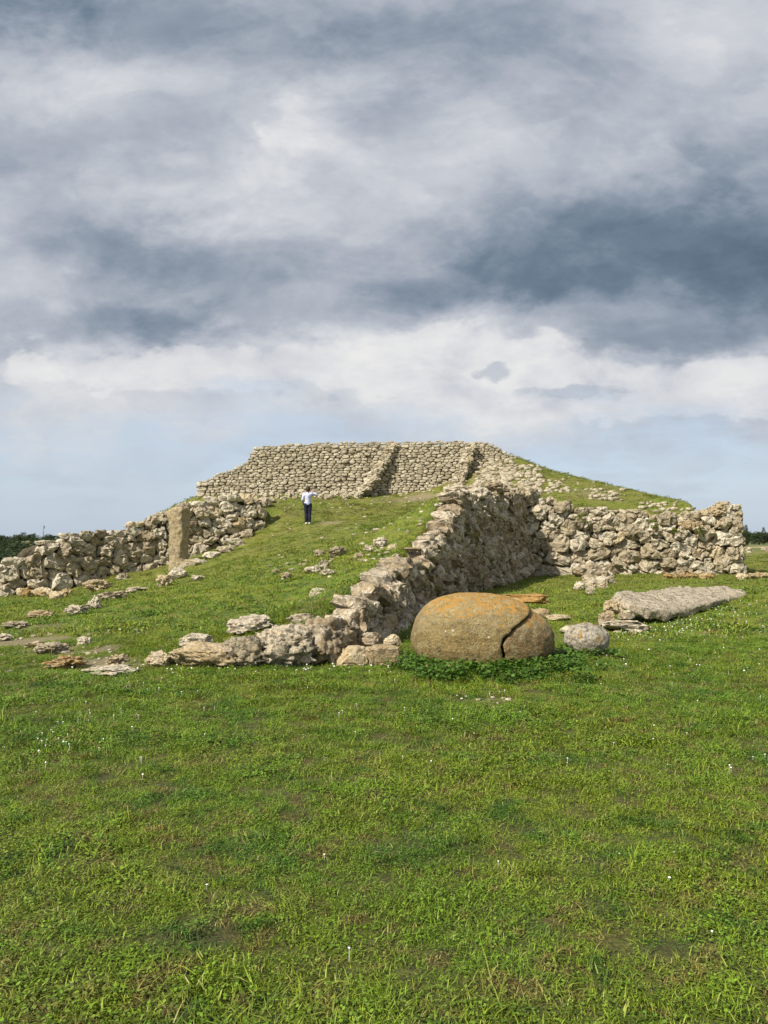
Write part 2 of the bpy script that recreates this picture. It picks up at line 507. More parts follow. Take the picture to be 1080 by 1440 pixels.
def egg_mat(name, base_a, base_b, lich):
    m, T, p, out = new_mat(name)
    g = T.node('ShaderNodeNewGeometry')
    pos = g.outputs['Position']
    nz = T.sep(g.outputs['Normal'])[2]
    n1 = T.noise(pos, 3.0, 6, 0.6, 0.2)
    n2 = T.noise(pos, 16.0, 6, 0.7)
    n3 = T.noise(pos, 60.0, 4, 0.6)
    # weathering streaks, stretched sideways
    st = T.noise(T.vmath('MULTIPLY', pos, (2.0, 2.0, 14.0)), 1.6, 5, 0.6)
    c = T.mix(T.maprange(n1, 0.3, 0.7), base_a, base_b)
    c = T.mix(T.math('MULTIPLY', T.maprange(st, 0.45, 0.7), 0.35), c, (0.10, 0.085, 0.035))
    c = T.mix(T.math('MULTIPLY', T.maprange(n3, 0.48, 0.60), 0.55), c, (0.40, 0.335, 0.18))
    c = T.mix(T.math('MULTIPLY', T.maprange(n2, 0.53, 0.62), 0.6), c, (0.10, 0.075, 0.034))
    # grey-white film of crustose lichen on the upper side, orange lichen along the top
    up = T.maprange(nz, 0.05, 0.75)
    c = T.mix(T.math('MULTIPLY', T.math('MULTIPLY', up, T.maprange(n2, 0.40, 0.6)), 0.5), c, (0.36, 0.33, 0.22))
    ol = T.math('MULTIPLY', T.maprange(T.math('ADD', nz, T.math('MULTIPLY', n1, 1.0)), 1.0, 1.4), T.maprange(T.noise(pos, 24.0, 7, 0.75), 0.43, 0.55))
    c = T.mix(T.math('MULTIPLY', ol, lich), c, (0.50, 0.255, 0.04))
    pl = T.maprange(T.noise(T.vmath('ADD', pos, (3.0, 8.0, 1.0)), 7.0, 8, 0.68, 0.4), 0.52, 0.57)
    c = T.mix(T.math('MULTIPLY', pl, 0.45), c, (0.42, 0.36, 0.20))
    pd = T.maprange(T.noise(T.vmath('ADD', pos, (13.0, 2.0, 5.0)), 9.0, 8, 0.7, 0.4), 0.56, 0.61)
    c = T.mix(T.math('MULTIPLY', pd, 0.5), c, (0.12, 0.09, 0.035))
    # few white lichen spots
    v = T.voro(T.vmath('ADD', pos, T.vmath('SCALE', T.noise(pos, 30, 2, 0.5, col=True), scale=0.03)), 5.0)
    c = T.mix(T.maprange(v, 0.05, 0.085, 0.85, 0.0), c, (0.62, 0.58, 0.46))
    T.l.new(c, p.inputs['Base Color'])
    T.l.new(T.bump(T.math('ADD', n2, T.math('MULTIPLY', n3, 0.7)), 0.9, 0.045), p.inputs['Normal'])
    return m


M['egg'] = egg_mat('weathered_egg_stone', (0.295, 0.205, 0.075), (0.22, 0.155, 0.058), 1.0)
M['egg2'] = egg_mat('dark_egg_stone', (0.24, 0.145, 0.058), (0.19, 0.125, 0.055), 0.85)


def grass_colour(T, pos, blade=None):
    """patchy meadow colours from world position"""
    n1 = T.noise(pos, 0.42, 4, 0.55, 0.3)
    n2 = T.noise(T.vmath('ADD', pos, (31, 7, 3)), 1.7, 5, 0.6, 0.4)
    n3 = T.noise(T.vmath('ADD', pos, (3, 57, 3)), 6.5, 4, 0.6)
    c = T.mix(T.maprange(n1, 0.35, 0.65), (0.235, 0.275, 0.020), (0.170, 0.250, 0.018))
    c = T.mix(T.math('MULTIPLY', T.maprange(n2, 0.54, 0.68), 0.85), c, (0.080, 0.170, 0.018))
    c = T.mix(T.math('MULTIPLY', T.maprange(n2, 0.44, 0.30), 0.7), c, (0.245, 0.215, 0.048))
    c = T.mix(T.math('MULTIPLY', T.maprange(n3, 0.53, 0.64), 0.85), c, (0.26, 0.19, 0.06))
    dk = T.noise(T.vmath('ADD', pos, (13, 27, 5)), 2.9, 5, 0.62, 0.5)
    c = T.mix(T.math('MULTIPLY', T.maprange(dk, 0.53, 0.64), 0.7), c, (0.058, 0.135, 0.013))
    return c, n2, n3


def build_grass_mat(name, dry_attr=True):
    m, T, p, out = new_mat(name)
    pos = T.node('ShaderNodeNewGeometry').outputs['Position']
    c, n2, n3 = grass_colour(T, pos)
    b = T.attr('blade')           # random number per blade
    kind = T.attr('kind')         # 0 grass, 1 broad leaf
    c = T.mix(T.math('MULTIPLY', kind, 0.55), c, (0.080, 0.175, 0.016))
    c = T.mix(T.math('MULTIPLY', T.math('SUBTRACT', 1.0, kind), T.maprange(b, 0.93, 0.98, 0.0, 0.7)), c, (0.34, 0.29, 0.12))
    v = T.maprange(b, 0.0, 0.85, 0.32, 1.62, smooth=False)
    c = T.mix(1.0, c, T.comb(v, v, v), 'MULTIPLY')
    # the ramp and mound carry thinner, yellower turf
    y = T.sep(pos)[1]
    dry = T.maprange(T.noise(T.vmath('MULTIPLY', pos, (0.5, 1.0, 1.0)), 1.1, 5, 0.6), 0.35, 0.62, 0.25, 1.0)
    c = T.mix(T.math('MULTIPLY', dry, T.maprange(y, 14.0, 34.0, 0.0, 0.75)), c, (0.215, 0.205, 0.042))
    c = T.mix(1.0, c, (0.82, 0.88, 0.82), 'MULTIPLY')
    T.l.new(c, p.inputs['Base Color'])
    p.inputs['Roughness'].default_value = 0.55
    p.inputs['Specular IOR Level'].default_value = 0.3
    tr = T.node('ShaderNodeBsdfTranslucent')
    T.l.new(c, tr.inputs[0])
    mx = T.node('ShaderNodeMixShader')
    mx.inputs[0].default_value = 0.18
    T.l.new(p.outputs[0], mx.inputs[1])
    T.l.new(tr.outputs[0], mx.inputs[2])
    T.l.new(mx.outputs[0], out.inputs[0])
    return m


def build_ground_mat():
    m, T, p, out = new_mat('turf')
    pos = T.node('ShaderNodeNewGeometry').outputs['Position']
    c, n2, n3 = grass_colour(T, pos)
    y = T.sep(pos)[1]
    fine = T.noise(pos, 38.0, 4, 0.7)
    mid = T.noise(pos, 11.0, 5, 0.65)
    soil = T.mix(fine, (0.030, 0.027, 0.013), (0.10, 0.085, 0.04))
    dry = T.maprange(T.noise(T.vmath('MULTIPLY', pos, (0.5, 1.0, 1.0)), 1.1, 5, 0.6), 0.35, 0.62, 0.25, 1.0)
    c = T.mix(T.math('MULTIPLY', dry, T.maprange(y, 14.0, 34.0, 0.0, 0.75)), c, (0.21, 0.19, 0.050))
    # turf between the blades near by is thatch and soil
    c = T.mix(T.maprange(T.math('ADD', fine, T.math('MULTIPLY', mid, 0.7)), 0.95, 0.7, 0.0, 0.75), c, (0.06, 0.062, 0.022))
    c = T.mix(T.maprange(fine, 0.60, 0.74, 0.0, 0.5), c, (0.27, 0.25, 0.10))
    nearmix = T.maprange(y, 6.0, 16.0, 0.7, 0.0)
    c = T.mix(nearmix, c, soil)
    bare = T.attr('bare')
    bm_ = T.math('ADD', bare, T.math('MULTIPLY', T.math('SUBTRACT', mid, 0.5), 0.9))
    c = T.mix(T.math('MULTIPLY', T.maprange(bm_, 0.35, 0.75), 0.9), c, T.mix(fine, (0.17, 0.135, 0.075), (0.33, 0.275, 0.17)))
    # far fields beyond the site: dry strip and darker pasture
    n6 = T.noise(T.vmath('MULTIPLY', pos, (0.006, 0.02, 0.0)), 1.0, 3, 0.5)
    farc = T.mix(T.maprange(n6, 0.42, 0.58), (0.09, 0.125, 0.035), (0.30, 0.25, 0.13))
    c = T.mix(T.maprange(y, 70.0, 130.0), c, farc)
    T.l.new(c, p.inputs['Base Color'])
    T.l.new(T.bump(T.math('ADD', fine, mid), 0.8, 0.05), p.inputs['Normal'])
    p.inputs['Roughness'].default_value = 0.95
    return m


M['turf'] = build_ground_mat()
M['grass'] = build_grass_mat('grass_blades')


def plain(name, col, rough=0.8, var=0.25, sc=20.0, spec=0.25, transl=0.0):
    m, T, p, out = new_mat(name)
    pos = T.node('ShaderNodeNewGeometry').outputs['Position']
    n = T.noise(pos, sc, 4, 0.6)
    c = T.mix(n, tuple(k*(1-var) for k in col), tuple(min(1, k*(1+var)) for k in col))
    T.l.new(c, p.inputs['Base Color'])
    p.inputs['Roughness'].default_value = rough
    p.inputs['Specular IOR Level'].default_value = spec
    if transl:
        tr = T.node('ShaderNodeBsdfTranslucent')
        T.l.new(c, tr.inputs[0])
        mx = T.node('ShaderNodeMixShader')
        mx.inputs[0].default_value = transl
        T.l.new(p.outputs[0], mx.inputs[1])
        T.l.new(tr.outputs[0], mx.inputs[2])
        T.l.new(mx.outputs[0], out.inputs[0])
    return m


def leaf_mat(name, a, b, dry=(0.2, 0.18, 0.05)):
    m, T, p, out = new_mat(name)
    bl = T.attr('blade')
    c = T.mix(bl, a, b)
    c = T.mix(T.maprange(bl, 0.94, 0.97, 0.0, 0.7), c, dry)
    T.l.new(c, p.inputs['Base Color'])
    p.inputs['Roughness'].default_value = 0.5
    tr = T.node('ShaderNodeBsdfTranslucent')
    T.l.new(c, tr.inputs[0])
    mx = T.node('ShaderNodeMixShader')
    mx.inputs[0].default_value = 0.25
    T.l.new(p.outputs[0], mx.inputs[1])
    T.l.new(tr.outputs[0], mx.inputs[2])
    T.l.new(mx.outputs[0], out.inputs[0])
    return m


M['weed'] = leaf_mat('weed_leaves', (0.040, 0.100, 0.012), (0.105, 0.195, 0.024))
M['wallplant'] = leaf_mat('wall_plant_leaves', (0.10, 0.14, 0.025), (0.20, 0.22, 0.04))
M['crown'] = leaf_mat('tree_leaves', (0.022, 0.040, 0.016), (0.060, 0.090, 0.030), (0.06, 0.07, 0.03))
M['crown2'] = leaf_mat('pine_leaves', (0.030, 0.045, 0.025), (0.065, 0.080, 0.040), (0.08, 0.07, 0.04))
M['bark'] = plain('bark', (0.10, 0.075, 0.05))
M['daisy'] = plain('daisy_petals', (0.78, 0.77, 0.70), 0.6, 0.05)
M['mast'] = plain('painted_steel', (0.30, 0.31, 0.33), 0.5, 0.1)
M['skin'] = plain('skin', (0.48, 0.29, 0.20), 0.55, 0.06)
M['trousers'] = plain('navy_cloth', (0.016, 0.018, 0.034), 0.85, 0.3, 12)
M['hair'] = plain('brown_hair', (0.045, 0.028, 0.016), 0.55, 0.4, 90)
M['shoe'] = plain('white_shoe', (0.72, 0.72, 0.70), 0.6, 0.08)
M['sole'] = plain('dark_sole', (0.05, 0.05, 0.05), 0.8, 0.1)


def shirt_mat():
    m, T, p, out = new_mat('lavender_shirt')
    pos = T.node('ShaderNodeNewGeometry').outputs['Position']
    n = T.noise(pos, 14.0, 4, 0.6, 0.6)
    c = T.mix(T.maprange(n, 0.45, 0.6), (0.58, 0.61, 0.78), (0.40, 0.40, 0.62))
    T.l.new(c, p.inputs['Base Color'])
    T.l.new(T.bump(T.noise(pos, 9.0, 3, 0.5, 1.0), 0.6, 0.03), p.inputs['Normal'])
    return m


M['shirt'] = shirt_mat()


# ------------------------------------------------------------------ object helpers
def add(name, me, parent=None, mat=None, loc=(0, 0, 0), rot=(0, 0, 0), scl=(1, 1, 1)):
    o = bpy.data.objects.new(name, me)
    COL.objects.link(o)
    o.location, o.rotation_euler, o.scale = loc, rot, scl
    if parent is not None:
        o.parent = parent
    if mat is not None and me is not None and not me.materials:
        me.materials.append(mat)
    return o


def tag(o, label, cat, group=None, kind=None):
    o['label'] = label
    o['category'] = cat
    if group:
        o['group'] = group
    o['kind'] = kind or 'thing'
    return o


def mesh_np(name, verts, faces=None, loops=None, starts=None, attrs=None, smooth=True, mat=None):
    me = bpy.data.meshes.new(name)
    if faces is not None:
        me.from_pydata([tuple(v) for v in verts], [], faces)
    else:
        me.vertices.add(len(verts))
        me.vertices.foreach_set('co', np.asarray(verts, np.float32).ravel())
        me.loops.add(len(loops))
        me.loops.foreach_set('vertex_index', np.asarray(loops, np.int32))
        me.polygons.add(len(starts))
        me.polygons.foreach_set('loop_start', np.asarray(starts, np.int32))
        me.update(calc_edges=True)
    for k, v in (attrs or {}).items():
        a = me.attributes.new(k, 'FLOAT', 'POINT')
        a.data.foreach_set('value', np.asarray(v, np.float32))
    if smooth:
        me.polygons.foreach_set('use_smooth', np.ones(len(me.polygons), bool))
    if mat:
        me.materials.append(mat)
    return me


def set_tint(me, val):
    a = me.attributes.get('tint') or me.attributes.new('tint', 'FLOAT', 'POINT')
    a.data.foreach_set('value', np.full(len(me.vertices), val, np.float32))


# ------------------------------------------------------------------ ground
def bare_mask(x, y):
    m = np.zeros(len(x))
    spots = [(20, 905, 100, 16, 1.1), (90, 915, 90, 14, 1.0), (60, 880, 60, 8, 0.7), (110, 935, 80, 9, 0.9), (190, 935, 40, 8, 0.8), (270, 905, 40, 6, 0.7), (690, 985, 30, 8, 0.8), (150, 930, 60, 10, 0.8), (850, 972, 22, 7, 0.7), (430, 855, 35, 10, 0.6), (590, 700, 30, 8, 0.9),
             (470, 735, 40, 8, 0.7), (560, 705, 70, 8, 0.6), (700, 955, 60, 10, 0.6), (760, 868, 40, 7, 0.7), (1000, 730, 30, 6, 0.6), (830, 695, 50, 12, 0.6), (860, 700, 40, 10, 0.5), (690, 665, 40, 25, 0.8)]
    pt = hits([(s[0], s[1]) for s in spots])
    for (px, py, sx, sy, a), (X, Y, Z) in zip(spots, pt):
        rx = sx/FPX*Y
        ry = max(rx*0.5, sy/FPX*Y*4)
        m = np.maximum(m, a*np.exp(-((x-X)/rx)**2-((y-Y)/ry)**2))
    return m


def grow(a, step, end, g=1.12):
    out = [a]
    s = step
    while abs(out[-1]) < abs(end):
        s *= g
        out.append(out[-1]+s*(1 if end > a else -1))
    return out[1:]


def build_ground():
    xs = np.array(grow(-20.0, 0.18, -2600)[::-1] + list(np.arange(-20, 21, 0.18)) + grow(20.9, 0.18, 2600))
    ys = np.array(grow(-1.0, 0.2, -60, 1.2)[::-1] + list(np.arange(-1, 46, 0.18)) + grow(46, 0.18, 4200))
    X, Y = np.meshgrid(xs, ys)
    x, y = X.ravel(), Y.ravel()
    z = H(x, y)
    nx, ny = len(xs), len(ys)
    i = np.arange((ny-1)*(nx-1))
    r, c = i//(nx-1), i % (nx-1)
    a = r*nx+c
    loops = np.stack([a, a+1, a+nx+1, a+nx], 1).ravel()
    me = mesh_np('ground', np.stack([x, y, z], 1), loops=loops, starts=np.arange(len(a))*4, attrs={'bare': bare_mask(x, y)}, mat=M['turf'])
    o = add('ground', me)
    o['kind'] = 'structure'


build_ground()


# ------------------------------------------------------------------ wall building
def clip(poly, a, b, c):
    """keep a*x+b*y<=c"""
    out = []
    n = len(poly)
    for i in range(n):
        p, q = poly[i], poly[(i+1) % n]
        dp, dq = a*p[0]+b*p[1]-c, a*q[0]+b*q[1]-c
        if dp <= 0:
            out.append(p)
        if (dp < 0 < dq) or (dq < 0 < dp):
            t = dp/(dp-dq)
            out.append((p[0]+(q[0]-p[0])*t, p[1]+(q[1]-p[1])*t))
    return out


class Line:
    """a wall's foot line with its height profile"""
    def __init__(s, pts, zb, zt, batter=0.08, side=1):
        s.p = np.array(pts, float)
        seg = np.diff(s.p, axis=0)
        L = np.hypot(seg[:, 0], seg[:, 1])
        s.s = np.concatenate([[0], np.cumsum(L)])
        s.len = s.s[-1]
        nrm = np.stack([seg[:, 1], -seg[:, 0]], 1)/L[:, None]*side
        nv = np.vstack([nrm[:1], (nrm[:-1]+nrm[1:])/2, nrm[-1:]])
        s.nv = nv/np.hypot(nv[:, 0], nv[:, 1])[:, None]
        s.zb = np.asarray(zb, float)
        s.zt = np.asarray(zt, float)
        s.batter = batter

    def base(s, q):
        return np.interp(q, s.s, s.zb)

    def height(s, q):
        return np.interp(q, s.s, s.zt-s.zb)

    def map(s, q, t, d):
        q, t, d = np.asarray(q, float), np.asarray(t, float), np.asarray(d, float)
        x = np.interp(q, s.s, s.p[:, 0])
        y = np.interp(q, s.s, s.p[:, 1])
        # extrapolate past the ends
        over = np.maximum(q-s.len, 0)-np.maximum(-q, 0)
        e0 = (s.p[1]-s.p[0])/(s.s[1])
        e1 = (s.p[-1]-s.p[-2])/(s.s[-1]-s.s[-2])
        x = x+np.where(over > 0, e1[0], e0[0])*over
        y = y+np.where(over > 0, e1[1], e0[1])*over
        nx = np.interp(q, s.s, s.nv[:, 0])
        ny = np.interp(q, s.s, s.nv[:, 1])
        o = d-s.batter*t
        return np.stack([x+nx*o, y+ny*o, s.base(q)+t], -1)


def stone_cells(line, rowh, width, jit=0.3, aniso=1.5, bottom=-0.15, topjit=0.12, seed=1, big=(), vary=0.16, small=0.16, floor=None):
    """split the face of a wall into stones (s, t polygons): a weighted Voronoi diagram"""
    rs = random.Random(seed)
    seeds = []
    hmax = float((line.zt-line.zb).max())
    t = rowh(0)*0.5 + bottom
    while t < hmax+0.3:
        h = rowh(t)
        q = rs.uniform(-0.6, 0.2)*width(0)
        while q < line.len+0.2:
            w = width(q)*math.exp(rs.gauss(0, 0.36))
            if t-0.35*h < line.height(q+w/2) and (floor is None or t > floor(q+w/2)-0.45):
                seeds.append((q+w/2, t+rs.gauss(0, jit*h*0.6), rs.gauss(0, vary)*h*h))
                if rs.random() < small:      # chinking stone in the joint
                    seeds.append((q, t+rs.choice((-1, 1))*h*0.5+rs.gauss(0, 0.05), -0.10*h*h))
            q += w
        t += h*0.92
    for b in big:
        seeds = [q for q in seeds if not (abs(q[0]-b[0]) < b[2] and abs(q[1]-b[1]) < b[3])]
        seeds.append((b[0], b[1], 0.1*b[2]*b[2]))
    S = np.array(seeds)
    A = S[:, :2].copy()
    A[:, 0] /= aniso
    n2 = (A**2).sum(1)-S[:, 2]
    cells = []
    for i, (q, t, _) in enumerate(seeds):
        w = 2.2*width(q)
        hh = 1.6*rowh(t)
        poly = [(q-w, t-hh), (q+w, t-hh), (q+w, t+hh), (q-w, t+hh)]
        poly = [(a/aniso, b) for a, b in poly]
        d2 = ((A-A[i])**2).sum(1)
        for j in np.argsort(d2)[1:26]:
            dx, dy = A[j]-A[i]
            poly = clip(poly, dx, dy, (n2[j]-n2[i])/2)
            if len(poly) < 3:
                break
        if len(poly) < 3:
            continue
        poly = [(a*aniso, b) for a, b in poly]
        qs = [min(max(a, 0), line.len) for a, b in poly]+[min(max(q, 0), line.len)]
        top = float(min(line.height(a) for a in (min(qs)*0.7+qs[-1]*0.3, qs[-1], max(qs)*0.7+qs[-1]*0.3)))+rs.uniform(-topjit, topjit)
        poly = clip(poly, 0, -1, -bottom)
        poly = clip(poly, 0, 1, top) if len(poly) > 2 else poly
        poly = clip(poly, -1, 0, 0.25) if len(poly) > 2 else poly
        poly = clip(poly, 1, 0, line.len+0.12) if len(poly) > 2 else poly
        if len(poly) >= 3:
            a = 0.5*abs(sum(poly[k][0]*poly[(k+1) % len(poly)][1]-poly[(k+1) % len(poly)][0]*poly[k][1] for k in range(len(poly))))
            if a > 0.008:
                cells.append((poly, a))
    return cells


def chaikin(p, k=2, f=0.22):
    for _ in range(k):
        q = np.roll(p, -1, 0)
        p = np.stack([p*(1-f)+q*f, p*f+q*(1-f)], 1).reshape(-1, 2)
    return p


def resample(p, n):
    q = np.vstack([p, p[:1]])
    L = np.concatenate([[0], np.cumsum(np.hypot(*np.diff(q, axis=0).T))])
    t = np.linspace(0, L[-1], n, endpoint=False)
    return np.stack([np.interp(t, L, q[:, 0]), np.interp(t, L, q[:, 1])], 1)


def stone_geom(line, poly, n=20, rough=0.05, gap=0.02, deep=0.3, bulge=0.38, seed=0):
    rs = random.Random(seed)
    p = np.array(poly)
    c = p.mean(0)
    ext = p.max(0)-p.min(0)
    size = float(min(ext))
    p = c+(p-c)*(1-np.minimum(gap*2/np.maximum(ext, 0.05), 0.4))
    p = resample(chaikin(p, 2, 0.16 if n > 10 else 0.10), n)
    c = p.mean(0)
    D = min(size, 0.55)*bulge*rs.uniform(0.6, 1.3)
    off = rs.uniform(-0.06, 0.10)*min(1.0, size*2)
    rings = [(0.95, -deep), (1.02, -0.03), (1.0, 0.36*D), (0.94, 0.70*D), (0.80, 0.92*D), (0.54, 1.01*D), (0.25, 1.05*D)]
    tilt = (rs.uniform(-0.2, 0.2), rs.uniform(-0.2, 0.2))
    vs_ = []
    for f, d in rings:
        q = c+(p-c)*f
        dd = d+off+(tilt[0]*(q[:, 0]-c[0])+tilt[1]*(q[:, 1]-c[1]))*(1 if d > 0 else 0)
        vs_.append(np.stack([q[:, 0], q[:, 1], np.broadcast_to(dd, (n,))], 1))
    v = np.vstack(vs_+[np.array([[c[0], c[1], D*1.02+off]])])
    # broken facets
    for _ in range(2):
        a = rs.uniform(0, 6.283)
        nn = np.array([math.cos(a)*0.75, math.sin(a)*0.75, 0.66])
        rel = v-np.array([c[0], c[1], off])
        lim = np.percentile(rel@nn, rs.uniform(86, 98))
        ex = np.maximum(rel@nn-lim, 0)*(v[:, 2] > off-0.02)
        v = v-ex[:, None]*nn*0.9
    w = line.map(v[:, 0], v[:, 1], v[:, 2])
    sd = seed % 97
    nz = np.stack([fbm(w*2.4+7*k+seed*0.37, sd+k*11, 2) for k in range(3)], 1)*rough*1.1
    nz += np.stack([fbm(w*8.5+5*k+seed*0.37, sd+3+k*11, 2) for k in range(3)], 1)*rough*1.0
    w = w+nz*min(1.0, size*1.8)
    faces = []
    m = len(rings)
    for r in range(m-1):
        for k in range(n):
            k2 = (k+1) % n
            faces.append((r*n+k, r*n+k2, (r+1)*n+k2, (r+1)*n+k))
    for k in range(n):
        faces.append(((m-1)*n+k, (m-1)*n+(k+1) % n, m*n))
    return w, faces


def core_mesh(line, depth=0.14, inward=0.5, lower=0.30, mat=None):
    ns = max(8, int(line.len/0.35))
    s_ = np.linspace(-0.1, line.len+0.05, ns)
    nt = 8
    rows = []
    for k in range(nt+1):
        t = -0.35+(np.maximum(line.height(s_)-lower, 0.02)+0.35)*k/nt
        rows.append(line.map(s_, t, -depth+0.05*np.sin(s_*5+k*2.1)))
    t = np.maximum(line.height(s_)-lower, 0.02)
    rows.append(line.map(s_, t-0.02, np.full(ns, -depth-inward*0.5)))
    rows.append(line.map(s_, t-0.35, np.full(ns, -depth-inward)))
    v = np.vstack(rows)
    v += 0.05*np.stack([fbm(v*3+k*9, 40+k, 2) for k in range(3)], 1)
    f = []
    for r in range(len(rows)-1):
        for k in range(ns-1):
            a = r*ns+k
            f.append((a, a+1, a+ns+1, a+ns))
    return mesh_np('core', v, f, mat=mat or M['core'], attrs={'tint': np.full(len(v), 0.4)})


def build_wall(name, label, line, cells, mats, n=20, rough=0.05, gap=0.02, bulge=0.38, deep=0.3, seed=0, cap=300, group=None, core=True, coremat=None):
    root = add(name, None)
    b = line.map(np.array([line.len/2]), np.array([0.0]), np.array([0.0]))[0]
    root.location = b
    tag(root, label, 'wall', group, 'thing')
    if core:
        me = core_mesh(line, mat=coremat)
        me.transform(Matrix.Translation(-Vector(b)))
        add('core', me, root)
    order = sorted(range(len(cells)), key=lambda i: -cells[i][1])
    rest_v, rest_f, rest_t, base = [], [], [], 0
    rs = random.Random(seed+99)
    for k, i in enumerate(order):
        w, f = stone_geom(line, cells[i][0], n, rough, gap, deep, bulge, seed*1000+i)
        tint = rs.random()
        if k < cap:
            c = w.mean(0)
            mat = mats[0] if rs.random() > 0.18 else mats[rs.randrange(len(mats))]
            me = mesh_np('stone', w-c, f, mat=mat, attrs={'tint': np.full(len(w), tint)}, smooth=n < 12)
            add('stone', me, root, loc=c-b)
        else:
            rest_v.append(w-b)
            rest_f += [tuple(a+base for a in q) for q in f]
            rest_t.append(np.full(len(w), tint))
            base += len(w)
    if rest_v:
        o = add('small_stones', mesh_np('small_stones', np.vstack(rest_v), rest_f, mat=mats[0], attrs={'tint': np.concatenate(rest_t)}), root)
        o['kind'] = 'stuff'
    return root


rw_base = H(RW[:, 0]+0.3, RW[:, 1]-0.1, False)
ramp_line = Line(RW, rw_base, np.maximum(rw_top, rw_base+0.40), batter=0.10)
cells = stone_cells(ramp_line, lambda t: 0.34, lambda q: 0.43 if q > 8 else 0.5, jit=0.4, aniso=1.35, topjit=0.2, seed=11)
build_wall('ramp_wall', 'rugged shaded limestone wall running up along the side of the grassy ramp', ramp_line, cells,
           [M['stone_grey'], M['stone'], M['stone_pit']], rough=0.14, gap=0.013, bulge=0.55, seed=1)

RT = densify(RIGHTW, 0.5)
rt_top = top_from_photo(RT, [(735, 697), (760, 702), (800, 712), (830, 718), (880, 724), (920, 728), (960, 731), (985, 728), (998, 716), (1030, 714)], 0)
rt_base = H(RT[:, 0], RT[:, 1]-0.3, False)
right_line = Line(RT, rt_base, rt_top+0.22, batter=0.05)
cells = stone_cells(right_line, lambda t: 0.43, lambda q: 0.60, jit=0.28, aniso=1.4, topjit=0.12, seed=23,
                    big=[(8.0, 1.55, 0.75, 0.42), (0.75, 1.75, 0.75, 0.30), (1.2, 0.65, 0.9, 0.26), (1.0, 0.15, 1.0, 0.25)])
build_wall('platform_wall', 'sunlit boulder wall of the lower platform below the grassy slope, behind the fallen slab', right_line, cells,
           [M['stone'], M['stone_sand'], M['stone_grey']], rough=0.13, gap=0.005, bulge=0.40, seed=2)
# the return of that wall round its corner
RC = densify([(14.8, 30.75), (15.3, 32.4), (15.9, 35.5)], 0.5)
rc_b = H(RC[:, 0]+0.4, RC[:, 1], False)
rc_t = rc_b+np.interp(np.arange(len(RC)), [0, 2, len(RC)-1], [2.7, 2.2, 1.7])
ret_line = Line(RC, rc_b, rc_t, batter=0.06)
cells = stone_cells(ret_line, lambda t: 0.5, lambda q: 0.7, jit=0.4, seed=29)
build_wall('platform_return_wall', 'shaded end wall turning the corner beside the large grey corner block', ret_line, cells,
           [M['stone'], M['stone_grey']], rough=0.10, gap=0.02, bulge=0.42, seed=3)

LW = densify(LEFTW, 0.5)
lpx = [P(a, b, Y)[0] for a, b, c, Y in LEFTPX]
lw_b = np.interp(LW[:, 0], lpx, [P(a, b, Y)[2] for a, b, c, Y in LEFTPX])
lw_t = np.interp(LW[:, 0], lpx, [P(a, c, Y)[2] for a, b, c, Y in LEFTPX])
left_line = Line(LW, np.full(len(LW), lw_b.min()), lw_t+0.22, batter=0.07)
cells = stone_cells(left_line, lambda t: 0.44, lambda q: 0.60, jit=0.28, aniso=1.35, topjit=0.13, seed=31,
                    floor=lambda q: float(np.interp(q, left_line.s, lw_b-lw_b.min())), big=[(2.0, 0.5, 0.65, 0.25), (6.1, 1.75, 0.45, 0.42)])
build_wall('boulder_wall', 'boulder wall behind the standing stone, stepping down towards dark bushes', left_line, cells,
           [M['stone'], M['stone_grey'], M['stone_sand']], rough=0.13, gap=0.005, bulge=0.40, seed=4)

UW = densify(UPW, 0.3)
ux = [P(a, b, Y)[0] for a, b, c, Y in UPX]
uw_b = np.interp(UW[:, 0], ux, [P(a, b, Y)[2] for a, b, c, Y in UPX])-0.05
uw_t = np.interp(UW[:, 0], ux, [P(a, c, Y+0.5)[2] for a, b, c, Y in UPX])
up_line = Line(UW, uw_b, uw_t, batter=0.20)
cells = stone_cells(up_line, lambda t: 0.16, lambda q: 0.32, jit=0.10, aniso=2.0, topjit=0.06, seed=41, small=0.10, vary=0.14)
build_wall('upper_wall', 'long wall of small coursed stones crowning the top of the mound', up_line, cells,
           [M['stone_small']], n=9, rough=0.06, gap=0.004, bulge=0.34, deep=0.2, seed=5, cap=300)


# ------------------------------------------------------------------ rocks
_ico = {}


def ico(sub):
    if sub not in _ico:
        bm = bmesh.new()
        bmesh.ops.create_icosphere(bm, subdivisions=sub, radius=1.0)
        v = np.array([tuple(q.co) for q in bm.verts])
        f = [tuple(q.index for q in p.verts) for p in bm.faces]
        bm.free()
        _ico[sub] = (v, f)
    return _ico[sub]


